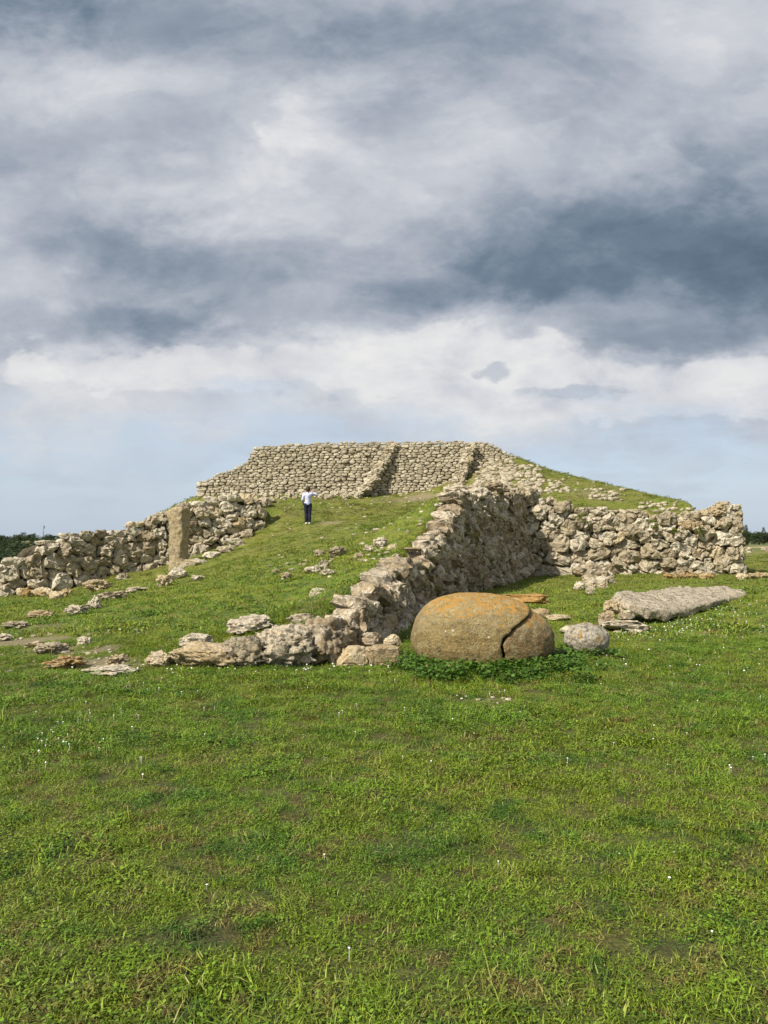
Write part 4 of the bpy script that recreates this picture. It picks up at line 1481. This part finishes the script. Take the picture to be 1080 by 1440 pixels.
def build_person():
    X, Y, Z = hits([(433, 738)])[0]
    root = add('person', None, loc=(X, Y, Z), rot=(0, 0, R(6)))
    hgt = 53.0/FPX*Y
    k = hgt/1.69
    root.scale = (k, k, k)
    tag(root, 'person in lavender shirt and navy trousers seen from behind, one hand raised to face', 'person')
    shR, shL = (0.165, 0, 1.375), (-0.165, 0, 1.37)
    elR, elL = (0.40, 0.10, 1.33), (-0.245, -0.03, 1.11)
    wrR, wrL = (0.21, 0.235, 1.47), (-0.215, 0.16, 0.98)
    body = [((0, 0, 0.93), 0.125, (0, 0.0, 1.08), 0.105), ((0, 0, 1.08), 0.105, (0, -0.005, 1.28), 0.115),
            ((-0.08, 0, 1.31), 0.085, (0.08, 0, 1.31), 0.085),
            ((0, 0.005, 1.36), 0.06, (0, 0.02, 1.47), 0.052),
            ((0, 0.022, 1.555), 0.078, (0, 0.012, 1.605), 0.082), ((0, 0.055, 1.51), 0.05, (0, 0.04, 1.56), 0.066),
            ((0, 0.118, 1.545), 0.012, (0, 0.108, 1.575), 0.009),           # nose
            ((-0.018, 0.1, 1.512), 0.009, (0.018, 0.1, 1.512), 0.009),     # mouth
            ((0.082, 0.01, 1.54), 0.012, (0.082, 0.006, 1.575), 0.015), ((-0.082, 0.01, 1.54), 0.012, (-0.082, 0.006, 1.575), 0.015)]
    for sh, el, wr in ((shR, elR, wrR), (shL, elL, wrL)):
        body += [((0, 0, 1.36), 0.06, sh, 0.055), (sh, 0.05, el, 0.038), (el, 0.038, wr, 0.026)]
    for sx in (-1, 1):
        body += [((0.07*sx, 0, 0.92), 0.10, (0.085*sx, 0.01, 0.86), 0.088), ((0.085*sx, 0.01, 0.88), 0.085, (0.08*sx, 0.02, 0.49), 0.053),
                 ((0.08*sx, 0.02, 0.49), 0.053, (0.075*sx, -0.02, 0.33), 0.052), ((0.075*sx, -0.02, 0.33), 0.052, (0.07*sx, -0.015, 0.085), 0.036),
                 ((0.07*sx, -0.03, 0.04), 0.034, (0.085*sx, 0.13, 0.03), 0.028)]
    body += hand(wrR, (-0.55, 0.25, 0.75), (-0.6, -0.3, -0.4), (-0.5, -0.6, 0.3))
    body += hand(wrL, (0.15, 0.8, -0.45), (0.7, 0.2, 0.6), (0.6, -0.1, -0.7))
    fused('body', body, M['skin'], root, 0.0085, 3)
    shirt = [((0, 0, 0.95), 0.148, (0, 0, 1.08), 0.132), ((0, 0, 1.08), 0.132, (0, -0.005, 1.28), 0.138), ((-0.06, 0, 0.93), 0.115, (0.06, 0, 0.93), 0.115),
             ((-0.09, 0, 1.31), 0.098, (0.09, 0, 1.31), 0.098), ((0, 0.0, 1.36), 0.085, (0, 0.008, 1.405), 0.068)]
    for sh, el, wr in ((shR, elR, wrR), (shL, elL, wrL)):
        w2 = tuple(el[i]+(wr[i]-el[i])*0.8 for i in range(3))
        shirt += [((0, 0, 1.34), 0.075, sh, 0.072), (sh, 0.07, el, 0.055), (el, 0.055, w2, 0.042)]
    fused('shirt', shirt, M['shirt'], root, 0.011, 3)
    tr = [((-0.045, 0, 0.91), 0.128, (0.045, 0, 0.91), 0.128)]
    for sx in (-1, 1):
        tr += [((0.07*sx, 0, 0.90), 0.118, (0.085*sx, 0.01, 0.80), 0.102), ((0.085*sx, 0.01, 0.82), 0.10, (0.08*sx, 0.02, 0.49), 0.074),
               ((0.08*sx, 0.02, 0.49), 0.076, (0.075*sx, -0.018, 0.33), 0.075), ((0.075*sx, -0.018, 0.33), 0.075, (0.073*sx, -0.015, 0.12), 0.066)]
    fused('trousers', tr, M['trousers'], root, 0.012, 3)
    for sx in (-1, 1):
        s_ = fused('shoe', [((0.07*sx, -0.045, 0.05), 0.047, (0.072*sx, 0.0, 0.055), 0.045), ((0.072*sx, 0, 0.045), 0.042, (0.09*sx, 0.145, 0.036), 0.036)], M['shoe'], root, 0.009, 2)
    hair = [((0, -0.002, 1.60), 0.096, (0, 0.0, 1.615), 0.093), ((0, -0.028, 1.52), 0.072, (0, -0.015, 1.59), 0.088), ((-0.06, 0.0, 1.52), 0.035, (-0.065, 0.01, 1.6), 0.04), ((0.06, 0.0, 1.52), 0.035, (0.065, 0.01, 1.6), 0.04),
            ((0, 0.05, 1.655), 0.05, (0, 0.01, 1.65), 0.06)]
    fused('hair', hair, M['hair'], root, 0.009, 2)


build_person()


# ------------------------------------------------------------------ leaves, trees, plants
def leaf_cloud(centres, radii, n, size, seed, aspect=0.6, flat=0.0):
    """n leaf-sized quads spread through ellipsoid clumps"""
    r = np.random.default_rng(seed)
    centres = np.array(centres, float)
    radii = np.array(radii, float)
    k = r.choice(len(centres), n, p=(radii.prod(1)**0.67)/(radii.prod(1)**0.67).sum())
    d = r.normal(size=(n, 3))
    d /= np.linalg.norm(d, axis=1)[:, None]
    rad = r.uniform(0.35, 1, n)**0.6
    c = centres[k]+d*radii[k]*rad[:, None]
    nrm = d+r.normal(size=(n, 3))*0.8+np.array([0, 0, flat])
    nrm /= np.linalg.norm(nrm, axis=1)[:, None]
    t = np.cross(nrm, r.normal(size=(n, 3)))
    t /= np.linalg.norm(t, axis=1)[:, None]
    b = np.cross(nrm, t)
    s_ = size*r.uniform(0.6, 1.4, n)[:, None]
    v = np.stack([c-t*s_, c-b*s_*aspect+nrm*s_*0.15, c+t*s_, c+b*s_*aspect+nrm*s_*0.15], 1).reshape(-1, 3)
    return v, np.repeat(r.random(n), 4)


def quads_mesh(name, v, bl, mat, kind=None):
    n = len(v)//4
    at = {'blade': bl}
    if kind is not None:
        at['kind'] = kind
    return mesh_np(name, v, loops=np.arange(n*4), starts=np.arange(n)*4, attrs=at, mat=mat, smooth=False)


def trunk_mesh(h, r, seed):
    rs = random.Random(seed)
    V, F = [], []

    def limb(p0, p1, r0, r1):
        base = len(V)
        p0, p1 = Vector(p0), Vector(p1)
        q = (p1-p0).to_track_quat('Z', 'Y')
        for p, rr in ((p0, r0), ((p0+p1)/2+Vector((rs.uniform(-.1, .1)*h*.2, rs.uniform(-.1, .1)*h*.2, 0)), (r0+r1)/2), (p1, r1)):
            for k in range(7):
                a = 2*math.pi*k/7
                V.append(tuple(p+q @ Vector((rr*math.cos(a), rr*math.sin(a), 0))))
        for i in range(2):
            for k in range(7):
                F.append((base+i*7+k, base+i*7+(k+1) % 7, base+(i+1)*7+(k+1) % 7, base+(i+1)*7+k))
    limb((0, 0, -0.2), (0, 0, h*0.5), r, r*0.7)
    for k in range(4):
        a = k*1.57+rs.uniform(-.4, .4)
        limb((0, 0, h*(0.4+0.04*k)), (math.cos(a)*h*0.22, math.sin(a)*h*0.22, h*rs.uniform(0.65, 0.8)), r*0.55, r*0.2)
    return mesh_np('trunk', V, F, mat=M['bark'])


_trees = []
for k in range(5):
    rs = random.Random(50+k)
    cs, rr = [], []
    for j in range(14):
        a = rs.uniform(0, 6.28)
        q = rs.uniform(0, 0.34)
        z = rs.uniform(0.32, 0.86)
        cs.append((math.cos(a)*q, math.sin(a)*q, z))
        s_ = rs.uniform(0.12, 0.22)*(1.1-0.5*abs(z-0.5))
        rr.append((s_, s_, s_*0.8))
    v, bl = leaf_cloud(cs, rr, 1700, 0.028, 60+k)
    _trees.append((trunk_mesh(1.0, 0.035, 70+k), quads_mesh('crown', v, bl, M['crown'])))
for k in range(2):      # low dense bushes
    rs = random.Random(90+k)
    cs, rr = [], []
    for j in range(16):
        a = rs.uniform(0, 6.28)
        q = rs.uniform(0, 0.5)
        z = rs.uniform(0.1, 0.75)
        cs.append((math.cos(a)*q, math.sin(a)*q, z))
        s_ = rs.uniform(0.16, 0.3)
        rr.append((s_, s_, s_*0.8))
    v, bl = leaf_cloud(cs, rr, 3200, 0.03, 95+k)
    _trees.append((trunk_mesh(0.8, 0.03, 97+k), quads_mesh('crown', v, bl, M['crown'])))
# slender cypress
v, bl = leaf_cloud([(0, 0, z) for z in np.linspace(0.12, 0.95, 9)], [(0.13*math.sin(math.pi*min(0.92, 0.12+z*0.9))+0.03,)*2+(0.09,) for z in np.linspace(0.12, 0.95, 9)], 1200, 0.022, 111)
_trees.append((trunk_mesh(1.0, 0.025, 112), quads_mesh('crown', v, bl, M['crown2'])))


def tree(kind, px, Y, h, w, label, group, name='tree', cat='tree'):
    x = (px-540)/FPX*Y
    root = add(name, None, loc=(x, Y, h1(x, Y)), scl=(w, w, h), rot=(0, 0, (px*1.7) % 6.28))
    tag(root, label, cat, group)
    add('trunk', _trees[kind][0], root)
    add('crown', _trees[kind][1], root)


for px, Y, h, w, l in [(2, 41, 1.35, 3.0, 'dark dense bush just beyond the low end of the boulder wall'),
                       (-18, 44, 1.4, 3.4, 'dark bush spreading beyond the bush at the boulder wall'),
                       (20, 47, 1.2, 3.0, 'dark bush half hidden behind the low end of the boulder wall'),
                       (14, 60, 1.4, 4.0, 'lighter green bush behind the dark bushes'),
                       (-10, 66, 1.5, 4.0, 'broad bush in the second row behind the dark bushes'),
                       (36, 64, 1.3, 4.0, 'low green bush between boulder wall and far trees')]:
    tree(5+int(px) % 2, px, Y, h, w, l, 'bushes beyond the boulder wall', 'bush', 'bush')
_trs = random.Random(77)
for k in range(22):
    px = -30+k*7.2+_trs.uniform(-3, 3)
    Y = 170+_trs.uniform(-30, 60)
    tree(_trs.choice([0, 1, 2, 3, 4, 5]), px, Y, _trs.uniform(1.9, 3.0)*Y/170, _trs.uniform(3.5, 6.0), 'dark tree in the distant tree line beyond the boulder wall', 'distant tree line beyond the boulder wall')
for px, Y, h, w, kd, l in [(1046, 150, 3.6, 3.4, 5, 'dark round tree beyond the far corner of the platform wall'),
                           (1049, 152, 4.4, 5.0, 7, 'pointed cypress rising behind the dark round tree'),
                           (1068, 190, 3.6, 4.6, 6, 'bushy tree beside slender cypress at the field edge'),
                           (1074, 188, 4.4, 5.5, 7, 'slender cypress at the field edge'),
                           (1086, 200, 3.4, 5.0, 5, 'spreading tree at the end of the field edge')]:
    tree(kd, px, Y, h, w, l, 'distant trees beyond the platform corner')
for k in range(14):
    px = 1020+k*8+_trs.uniform(-3, 3)
    tree(_trs.choice([5, 6, 0]), px, 330+_trs.uniform(-30, 60), _trs.uniform(3.5, 5.5), _trs.uniform(6, 10), 'hazy dark tree in the hedge across the far field', 'far hedge across the field')


def wall_plant(px, py, Y, w, h, seed, label):
    x, y, z = P(px, py, Y)
    rs = random.Random(seed)
    cs, rr = [], []
    for j in range(7):
        cs.append((rs.uniform(-.5, .5)*w, rs.uniform(-.12, .12), rs.uniform(-.4, .5)*h))
        rr.append((rs.uniform(.1, .22)*w, 0.08, rs.uniform(.12, .22)*h))
    v, bl = leaf_cloud(cs, rr, 420, 0.028, seed, 0.45, 0.4)
    o = add('wall_plant', quads_mesh('wall_plant', v, bl, M['wallplant']), loc=(x, y, z))
    tag(o, label, 'plant', 'plants rooted in the walls')


wall_plant(655, 724, 23.6, 0.35, 0.8, 1, 'bright green plant hanging near the high corner of the ramp wall')
wall_plant(648, 746, 22.2, 0.5, 0.5, 2, 'leafy green plant in the ramp wall under the hanging one')
wall_plant(634, 762, 20.9, 0.45, 0.6, 3, 'green plant growing low between stones of the ramp wall')
wall_plant(822, 730, 30.6, 0.9, 0.45, 4, 'green plant on top of the sunlit platform wall')
wall_plant(915, 738, 30.4, 0.5, 0.45, 5, 'green tuft in the platform wall near its middle')
wall_plant(982, 752, 30.3, 0.3, 0.7, 6, 'upright green plant beside the large corner block')
wall_plant(952, 748, 30.3, 0.4, 0.3, 7, 'small green tuft in a joint of the platform wall')
wall_plant(748, 760, 30.7, 0.35, 0.4, 8, 'dark green plant in the inner corner of the walls')

# distant mast
mx, my, mz = P(61, 757, 420)
mast = add('radio_mast', None, loc=(mx, my, -0.3))
tag(mast, 'thin grey radio mast rising over the distant tree line', 'mast')
V, F = [], []
for (p0, p1, r) in [((0, 0, 0), (0, 0, 9.6), 0.30), ((0.6, 0, 0), (0.1, 0, 7), 0.12), ((-0.6, 0, 0), (-0.1, 0, 7), 0.12)]:
    b_ = len(V)
    for p in (p0, p1):
        for k in range(6):
            V.append((p[0]+r*math.cos(k*math.pi/3)*(0.5 if p is p1 else 1), p[1]+r*math.sin(k*math.pi/3)*(0.5 if p is p1 else 1), p[2]))
    for k in range(6):
        F.append((b_+k, b_+(k+1) % 6, b_+6+(k+1) % 6, b_+6+k))
    F.append(tuple(range(b_+6, b_+12)))
add('tower', mesh_np('tower', V, F, mat=M['mast'], smooth=False), mast)
bmm = bmesh.new()
bmesh.ops.create_cone(bmm, cap_ends=True, segments=8, radius1=0.5, radius2=0.5, depth=1.6)
for v_ in bmm.verts:
    v_.co.z += 8.3
    v_.co.x += 0.3
me = bpy.data.meshes.new('antenna')
bmm.to_mesh(me)
add('antenna', me, mast, M['mast'])


# ------------------------------------------------------------------ grass
def grass_clump(seed, n, rad, hmin, hmax, width, lean=0.6, leafy=0.0):
    r = np.random.default_rng(seed)
    V, L, S, B, K = [], [], [], [], []
    nv = 0
    for i in range(n):
        a = r.uniform(0, 2*math.pi)
        q = rad*math.sqrt(r.uniform(0, 1))
        bx, by = q*math.cos(a), q*math.sin(a)
        yaw = r.uniform(0, 2*math.pi)
        b = r.random()
        if r.random() < leafy:
            # little round leaf on a short stalk
            h = r.uniform(hmin*0.4, hmax*0.55)
            s_ = width*r.uniform(1.0, 1.9)
            c = np.array([bx, by, h])
            t = np.array([math.cos(yaw), math.sin(yaw), r.uniform(-.35, .35)])
            u = np.array([-math.sin(yaw), math.cos(yaw), r.uniform(-.35, .35)])
            pts = [c-t*s_, c-t*s_*0.3-u*s_*0.85, c+t*s_*0.8-u*s_*0.6, c+t*s_+u*s_*0.1, c+t*s_*0.5+u*s_*0.8, c-t*s_*0.4+u*s_*0.8]
            V += pts
            S.append(len(L))
            L += list(range(nv, nv+6))
            nv += 6
            B += [b]*6
            K += [1.0]*6
            continue
        h = r.uniform(hmin, hmax)
        ln = r.uniform(0.1, lean)*h*2
        d = np.array([math.cos(yaw), math.sin(yaw), 0])
        sd = np.array([-math.sin(yaw), math.cos(yaw), 0])*width*r.uniform(0.6, 1.3)*0.5
        p0 = np.array([bx, by, -0.012])
        p1 = p0+d*ln*0.35+np.array([0, 0, h*0.6])
        p2 = p0+d*ln+np.array([0, 0, h*r.uniform(0.75, 1.0)])
        V += [p0-sd, p0+sd, p1+sd*0.85, p1-sd*0.85, p2]
        S += [len(L), len(L)+4]
        L += [nv, nv+1, nv+2, nv+3, nv+3, nv+2, nv+4]
        nv += 5
        B += [b]*5
        K += [0.0]*5
    me = mesh_np('grass_clump', np.array(V), loops=L, starts=S, attrs={'blade': B, 'kind': K}, mat=M['grass'], smooth=False)
    return me


def scatter_gn(name, pts, scl, idx, meshes, label, cat, zrot=True, tilt=0.15, seed=0):
    r = np.random.default_rng(seed)
    n = len(pts)
    src = bpy.data.collections.new(name+'_sources')
    for i, me in enumerate(meshes):
        so = bpy.data.objects.new('%s_source_%02d' % (name, i), me)
        src.objects.link(so)
    me = bpy.data.meshes.new(name)
    me.vertices.add(n)
    me.vertices.foreach_set('co', np.asarray(pts, np.float32).ravel())
    rot = np.stack([r.normal(0, tilt, n), r.normal(0, tilt, n), r.uniform(0, 6.283, n)], 1)
    a = me.attributes.new('rot', 'FLOAT_VECTOR', 'POINT')
    a.data.foreach_set('vector', rot.astype(np.float32).ravel())
    a = me.attributes.new('scl', 'FLOAT', 'POINT')
    a.data.foreach_set('value', np.asarray(scl, np.float32))
    a = me.attributes.new('idx', 'INT', 'POINT')
    a.data.foreach_set('value', np.asarray(idx, np.int32))
    o = add(name, me)
    tag(o, label, cat, kind='stuff')
    g = bpy.data.node_groups.new(name+'_scatter', 'GeometryNodeTree')
    g.interface.new_socket('Geometry', in_out='INPUT', socket_type='NodeSocketGeometry')
    g.interface.new_socket('Geometry', in_out='OUTPUT', socket_type='NodeSocketGeometry')
    N, K = g.nodes, g.links
    gi, go = N.new('NodeGroupInput'), N.new('NodeGroupOutput')
    mp = N.new('GeometryNodeMeshToPoints')
    iop = N.new('GeometryNodeInstanceOnPoints')
    ci = N.new('GeometryNodeCollectionInfo')
    ci.inputs['Collection'].default_value = src
    ci.inputs['Separate Children'].default_value = True
    ci.inputs['Reset Children'].default_value = True

    def named(nm, typ):
        q = N.new('GeometryNodeInputNamedAttribute')
        q.data_type = typ
        q.inputs['Name'].default_value = nm
        return q.outputs[0]
    e2r = N.new('FunctionNodeEulerToRotation')
    K.new(named('rot', 'FLOAT_VECTOR'), e2r.inputs[0])
    K.new(gi.outputs[0], mp.inputs['Mesh'])
    K.new(mp.outputs[0], iop.inputs['Points'])
    K.new(ci.outputs[0], iop.inputs['Instance'])
    iop.inputs['Pick Instance'].default_value = True
    K.new(named('idx', 'INT'), iop.inputs['Instance Index'])
    K.new(e2r.outputs[0], iop.inputs['Rotation'])
    K.new(named('scl', 'FLOAT'), iop.inputs['Scale'])
    K.new(iop.outputs[0], go.inputs[0])
    md = o.modifiers.new('scatter', 'NODES')
    md.node_group = g
    return o


# what stands on the ground, to keep grass out of it
KEEP = []
for o in list(scene.objects):
    if o.type == 'MESH' and o.parent is None and o.name.startswith(('rock', 'round_boulder')):
        KEEP.append((o.location.x, o.location.y, o.scale.x*0.72, o.scale.y*0.72))
KEEP.append((1.32, 9.85, 0.86, 0.62))


def free(x, y):
    ok = np.ones(len(x), bool)
    for cx, cy, rx, ry in KEEP:
        ok &= ((x-cx)/rx)**2+((y-cy)/ry)**2 > 1
    return ok


def wedge(y0, y1, dens, r, margin=0.60, pad=3.2):
    """uniform points on the ground in the view wedge"""
    xm = margin*y1+pad
    n = int((y1-y0)*2*xm*dens)
    x = r.uniform(-xm, xm, n)
    y = r.uniform(y0, y1, n)
    k = np.abs(x) < margin*y+pad
    return x[k], y[k]


def build_grass():
    r = np.random.default_rng(21)
    near = [grass_clump(200+i, 130, 0.11, 0.010, 0.040, 0.0036, 1.2, 0.18) for i in range(6)]
    near += [grass_clump(210+i, 130, 0.10, 0.012, 0.042, 0.0038, 1.0, 0.5) for i in range(3)]      # clover and broad-leaved
    near += [grass_clump(220, 30, 0.07, 0.05, 0.12, 0.0042, 0.7, 0.0), grass_clump(221, 14, 0.06, 0.06, 0.15, 0.004, 0.6, 0.0)]

    def place(name, bands, meshes, tallp, label, seed, zmin=None):
        P_, S_, I_ = [], [], []
        for y0, y1, dens, s0, s1 in bands:
            x, y = wedge(y0, y1, dens, r)
            k = free(x, y)
            x, y = x[k], y[k]
            b = bare_mask(x, y)+0.65*fbm2(x, y, 2.5, 9, 3)
            k = b < r.uniform(0.35, 0.75, len(x))
            x, y = x[k], y[k]
            e = 0.12
            z = H(x, y)
            sl = np.hypot((H(x+e, y, False)-H(x-e, y, False))/(2*e), (H(x, y+e, False)-H(x, y-e, False))/(2*e))
            k = sl < 0.75
            x, y, z = x[k], y[k], z[k]
            leaf = fbm2(x, y, 0.9, 33, 3) + 0.4*r.normal(size=len(x))*0.5
            tall = r.random(len(x)) < tallp*(1+2*np.maximum(fbm2(x, y, 0.5, 44, 2), 0))
            nm = len(meshes)
            idx = r.integers(0, nm-5, len(x))
            idx = np.where(leaf > 0.20, r.integers(nm-5, nm-2, len(x)), idx)
            idx = np.where(tall, r.integers(nm-2, nm, len(x)), idx)
            hv = 1+0.5*fbm2(x, y, 1.3, 55, 3)+0.4*fbm2(x, y, 4.0, 56, 2)
            P_.append(np.stack([x, y, z], 1))
            S_.append(r.uniform(s0, s1, len(x))*hv)
            I_.append(idx)
        pts = np.vstack(P_)
        scatter_gn(name, pts, np.concatenate(S_), np.concatenate(I_), meshes, label, 'grass', seed=seed)
        print(name, len(pts))

    place('lawn_grass', [(0.0, 5.0, 200, 0.8, 1.2), (5.0, 8.0, 160, 0.9, 1.35), (8.0, 12.0, 120, 1.0, 1.5)], near, 0.006, 'short green lawn grass and clover covering the foreground', 1)
    far = [grass_clump(240+i, 34, 0.20, 0.03, 0.075, 0.013, 0.9, 0.10) for i in range(6)]
    far += [grass_clump(250+i, 34, 0.20, 0.03, 0.07, 0.015, 0.9, 0.6) for i in range(3)]
    far += [grass_clump(260, 20, 0.12, 0.06, 0.14, 0.010, 0.7, 0.0), grass_clump(261, 14, 0.10, 0.08, 0.20, 0.010, 0.6, 0.0)]
    place('ramp_grass', [(12.0, 20.0, 34, 0.6, 0.95), (20.0, 34.0, 15, 0.7, 1.1), (34.0, 47.0, 9, 0.8, 1.3)], far, 0.025, 'thin yellowish turf grass on the ramp, court and mound', 2)


build_grass()


def build_weeds():
    r = np.random.default_rng(31)
    meshes = []
    for i in range(4):
        rs = np.random.default_rng(500+i)
        n = 46
        c = np.stack([rs.normal(0, 0.06, n), rs.normal(0, 0.06, n), rs.uniform(0.02, 0.13, n)], 1)
        s_ = rs.uniform(0.012, 0.026, n)[:, None]
        nr = np.stack([rs.normal(0, .45, n), rs.normal(0, .45, n)-0.2, np.ones(n)], 1)
        nr /= np.linalg.norm(nr, axis=1)[:, None]
        t = np.cross(nr, rs.normal(size=(n, 3)))
        t /= np.linalg.norm(t, axis=1)[:, None]
        b = np.cross(nr, t)
        v = np.stack([c-t*s_, c-b*s_*0.75, c+t*s_*1.1, c+b*s_*0.75], 1).reshape(-1, 3)
        meshes.append(quads_mesh('weed_clump', v, np.repeat(rs.random(n), 4), M['weed']))
    pp = []
    for px, py, sx, sy, n in [(600, 942, 26, 6, 60), (650, 950, 34, 5, 60), (715, 946, 34, 6, 95), (770, 940, 26, 7, 85), (800, 930, 12, 8, 22), (575, 938, 18, 5, 18), (740, 957, 36, 5, 22), (620, 958, 20, 4, 10), (845, 926, 14, 4, 7)]:
        pp += [(r.normal(px, sx), r.normal(py, sy)) for _ in range(n)]
    h = np.array(hits(pp, 14))
    k = free(h[:, 0], h[:, 1])
    h = h[k]
    scatter_gn('leafy_weeds', h, r.uniform(0.45, 1.35, len(h)), r.integers(0, 4, len(h)), meshes, 'dark green leafy weeds growing round the foot of the egg-shaped boulder', 'weeds', seed=3)


build_weeds()


def build_daisies():
    r = np.random.default_rng(41)
    boxes = [(860, 1080, 845, 905, 130), (940, 1040, 855, 885, 60), (880, 960, 860, 895, 40), (50, 180, 985, 1062, 36), (240, 560, 936, 950, 40), (100, 260, 940, 980, 40), (0, 1080, 945, 1100, 60), (200, 1080, 1100, 1420, 8), (820, 1080, 900, 960, 30)]
    pp = []
    for x0, x1, y0, y1, n in boxes:
        pp += [(r.uniform(x0, x1), r.uniform(y0, y1)) for _ in range(n)]
    V, L, S = [], [], []
    for (x, y, z) in hits(pp, 30):
        if y > 28:
            continue
        c = np.array([x, y, z+r.uniform(0.025, 0.05)])
        nr = np.array([r.normal(0, .3), r.normal(0, .3)-0.35, 1.0])
        nr /= np.linalg.norm(nr)
        t = np.cross(nr, [0.3, 0.9, 0.1])
        t /= np.linalg.norm(t)
        b = np.cross(nr, t)
        rad = r.uniform(0.005, 0.008) if y < 9 else r.uniform(0.008, 0.014)
        i0 = len(V)
        for k in range(12):
            a = k*math.pi/6
            q = rad*(1.0 if k % 2 == 0 else 0.72)
            V.append(c+t*q*math.cos(a)+b*q*math.sin(a))
        S.append(len(L))
        L += list(range(i0, i0+12))
        # stalk
        i0 = len(V)
        V += [c+np.array([-.001, 0, 0]), c+np.array([.001, 0, 0]), np.array([x+.001, y, z-.01]), np.array([x-.001, y, z-.01])]
        S.append(len(L))
        L += [i0, i0+1, i0+2, i0+3]
    o = add('daisies', mesh_np('daisies', np.array(V), loops=L, starts=S, mat=M['daisy'], smooth=False))
    tag(o, 'tiny white daisies dotted over the lawn', 'flowers', kind='stuff')


build_daisies()
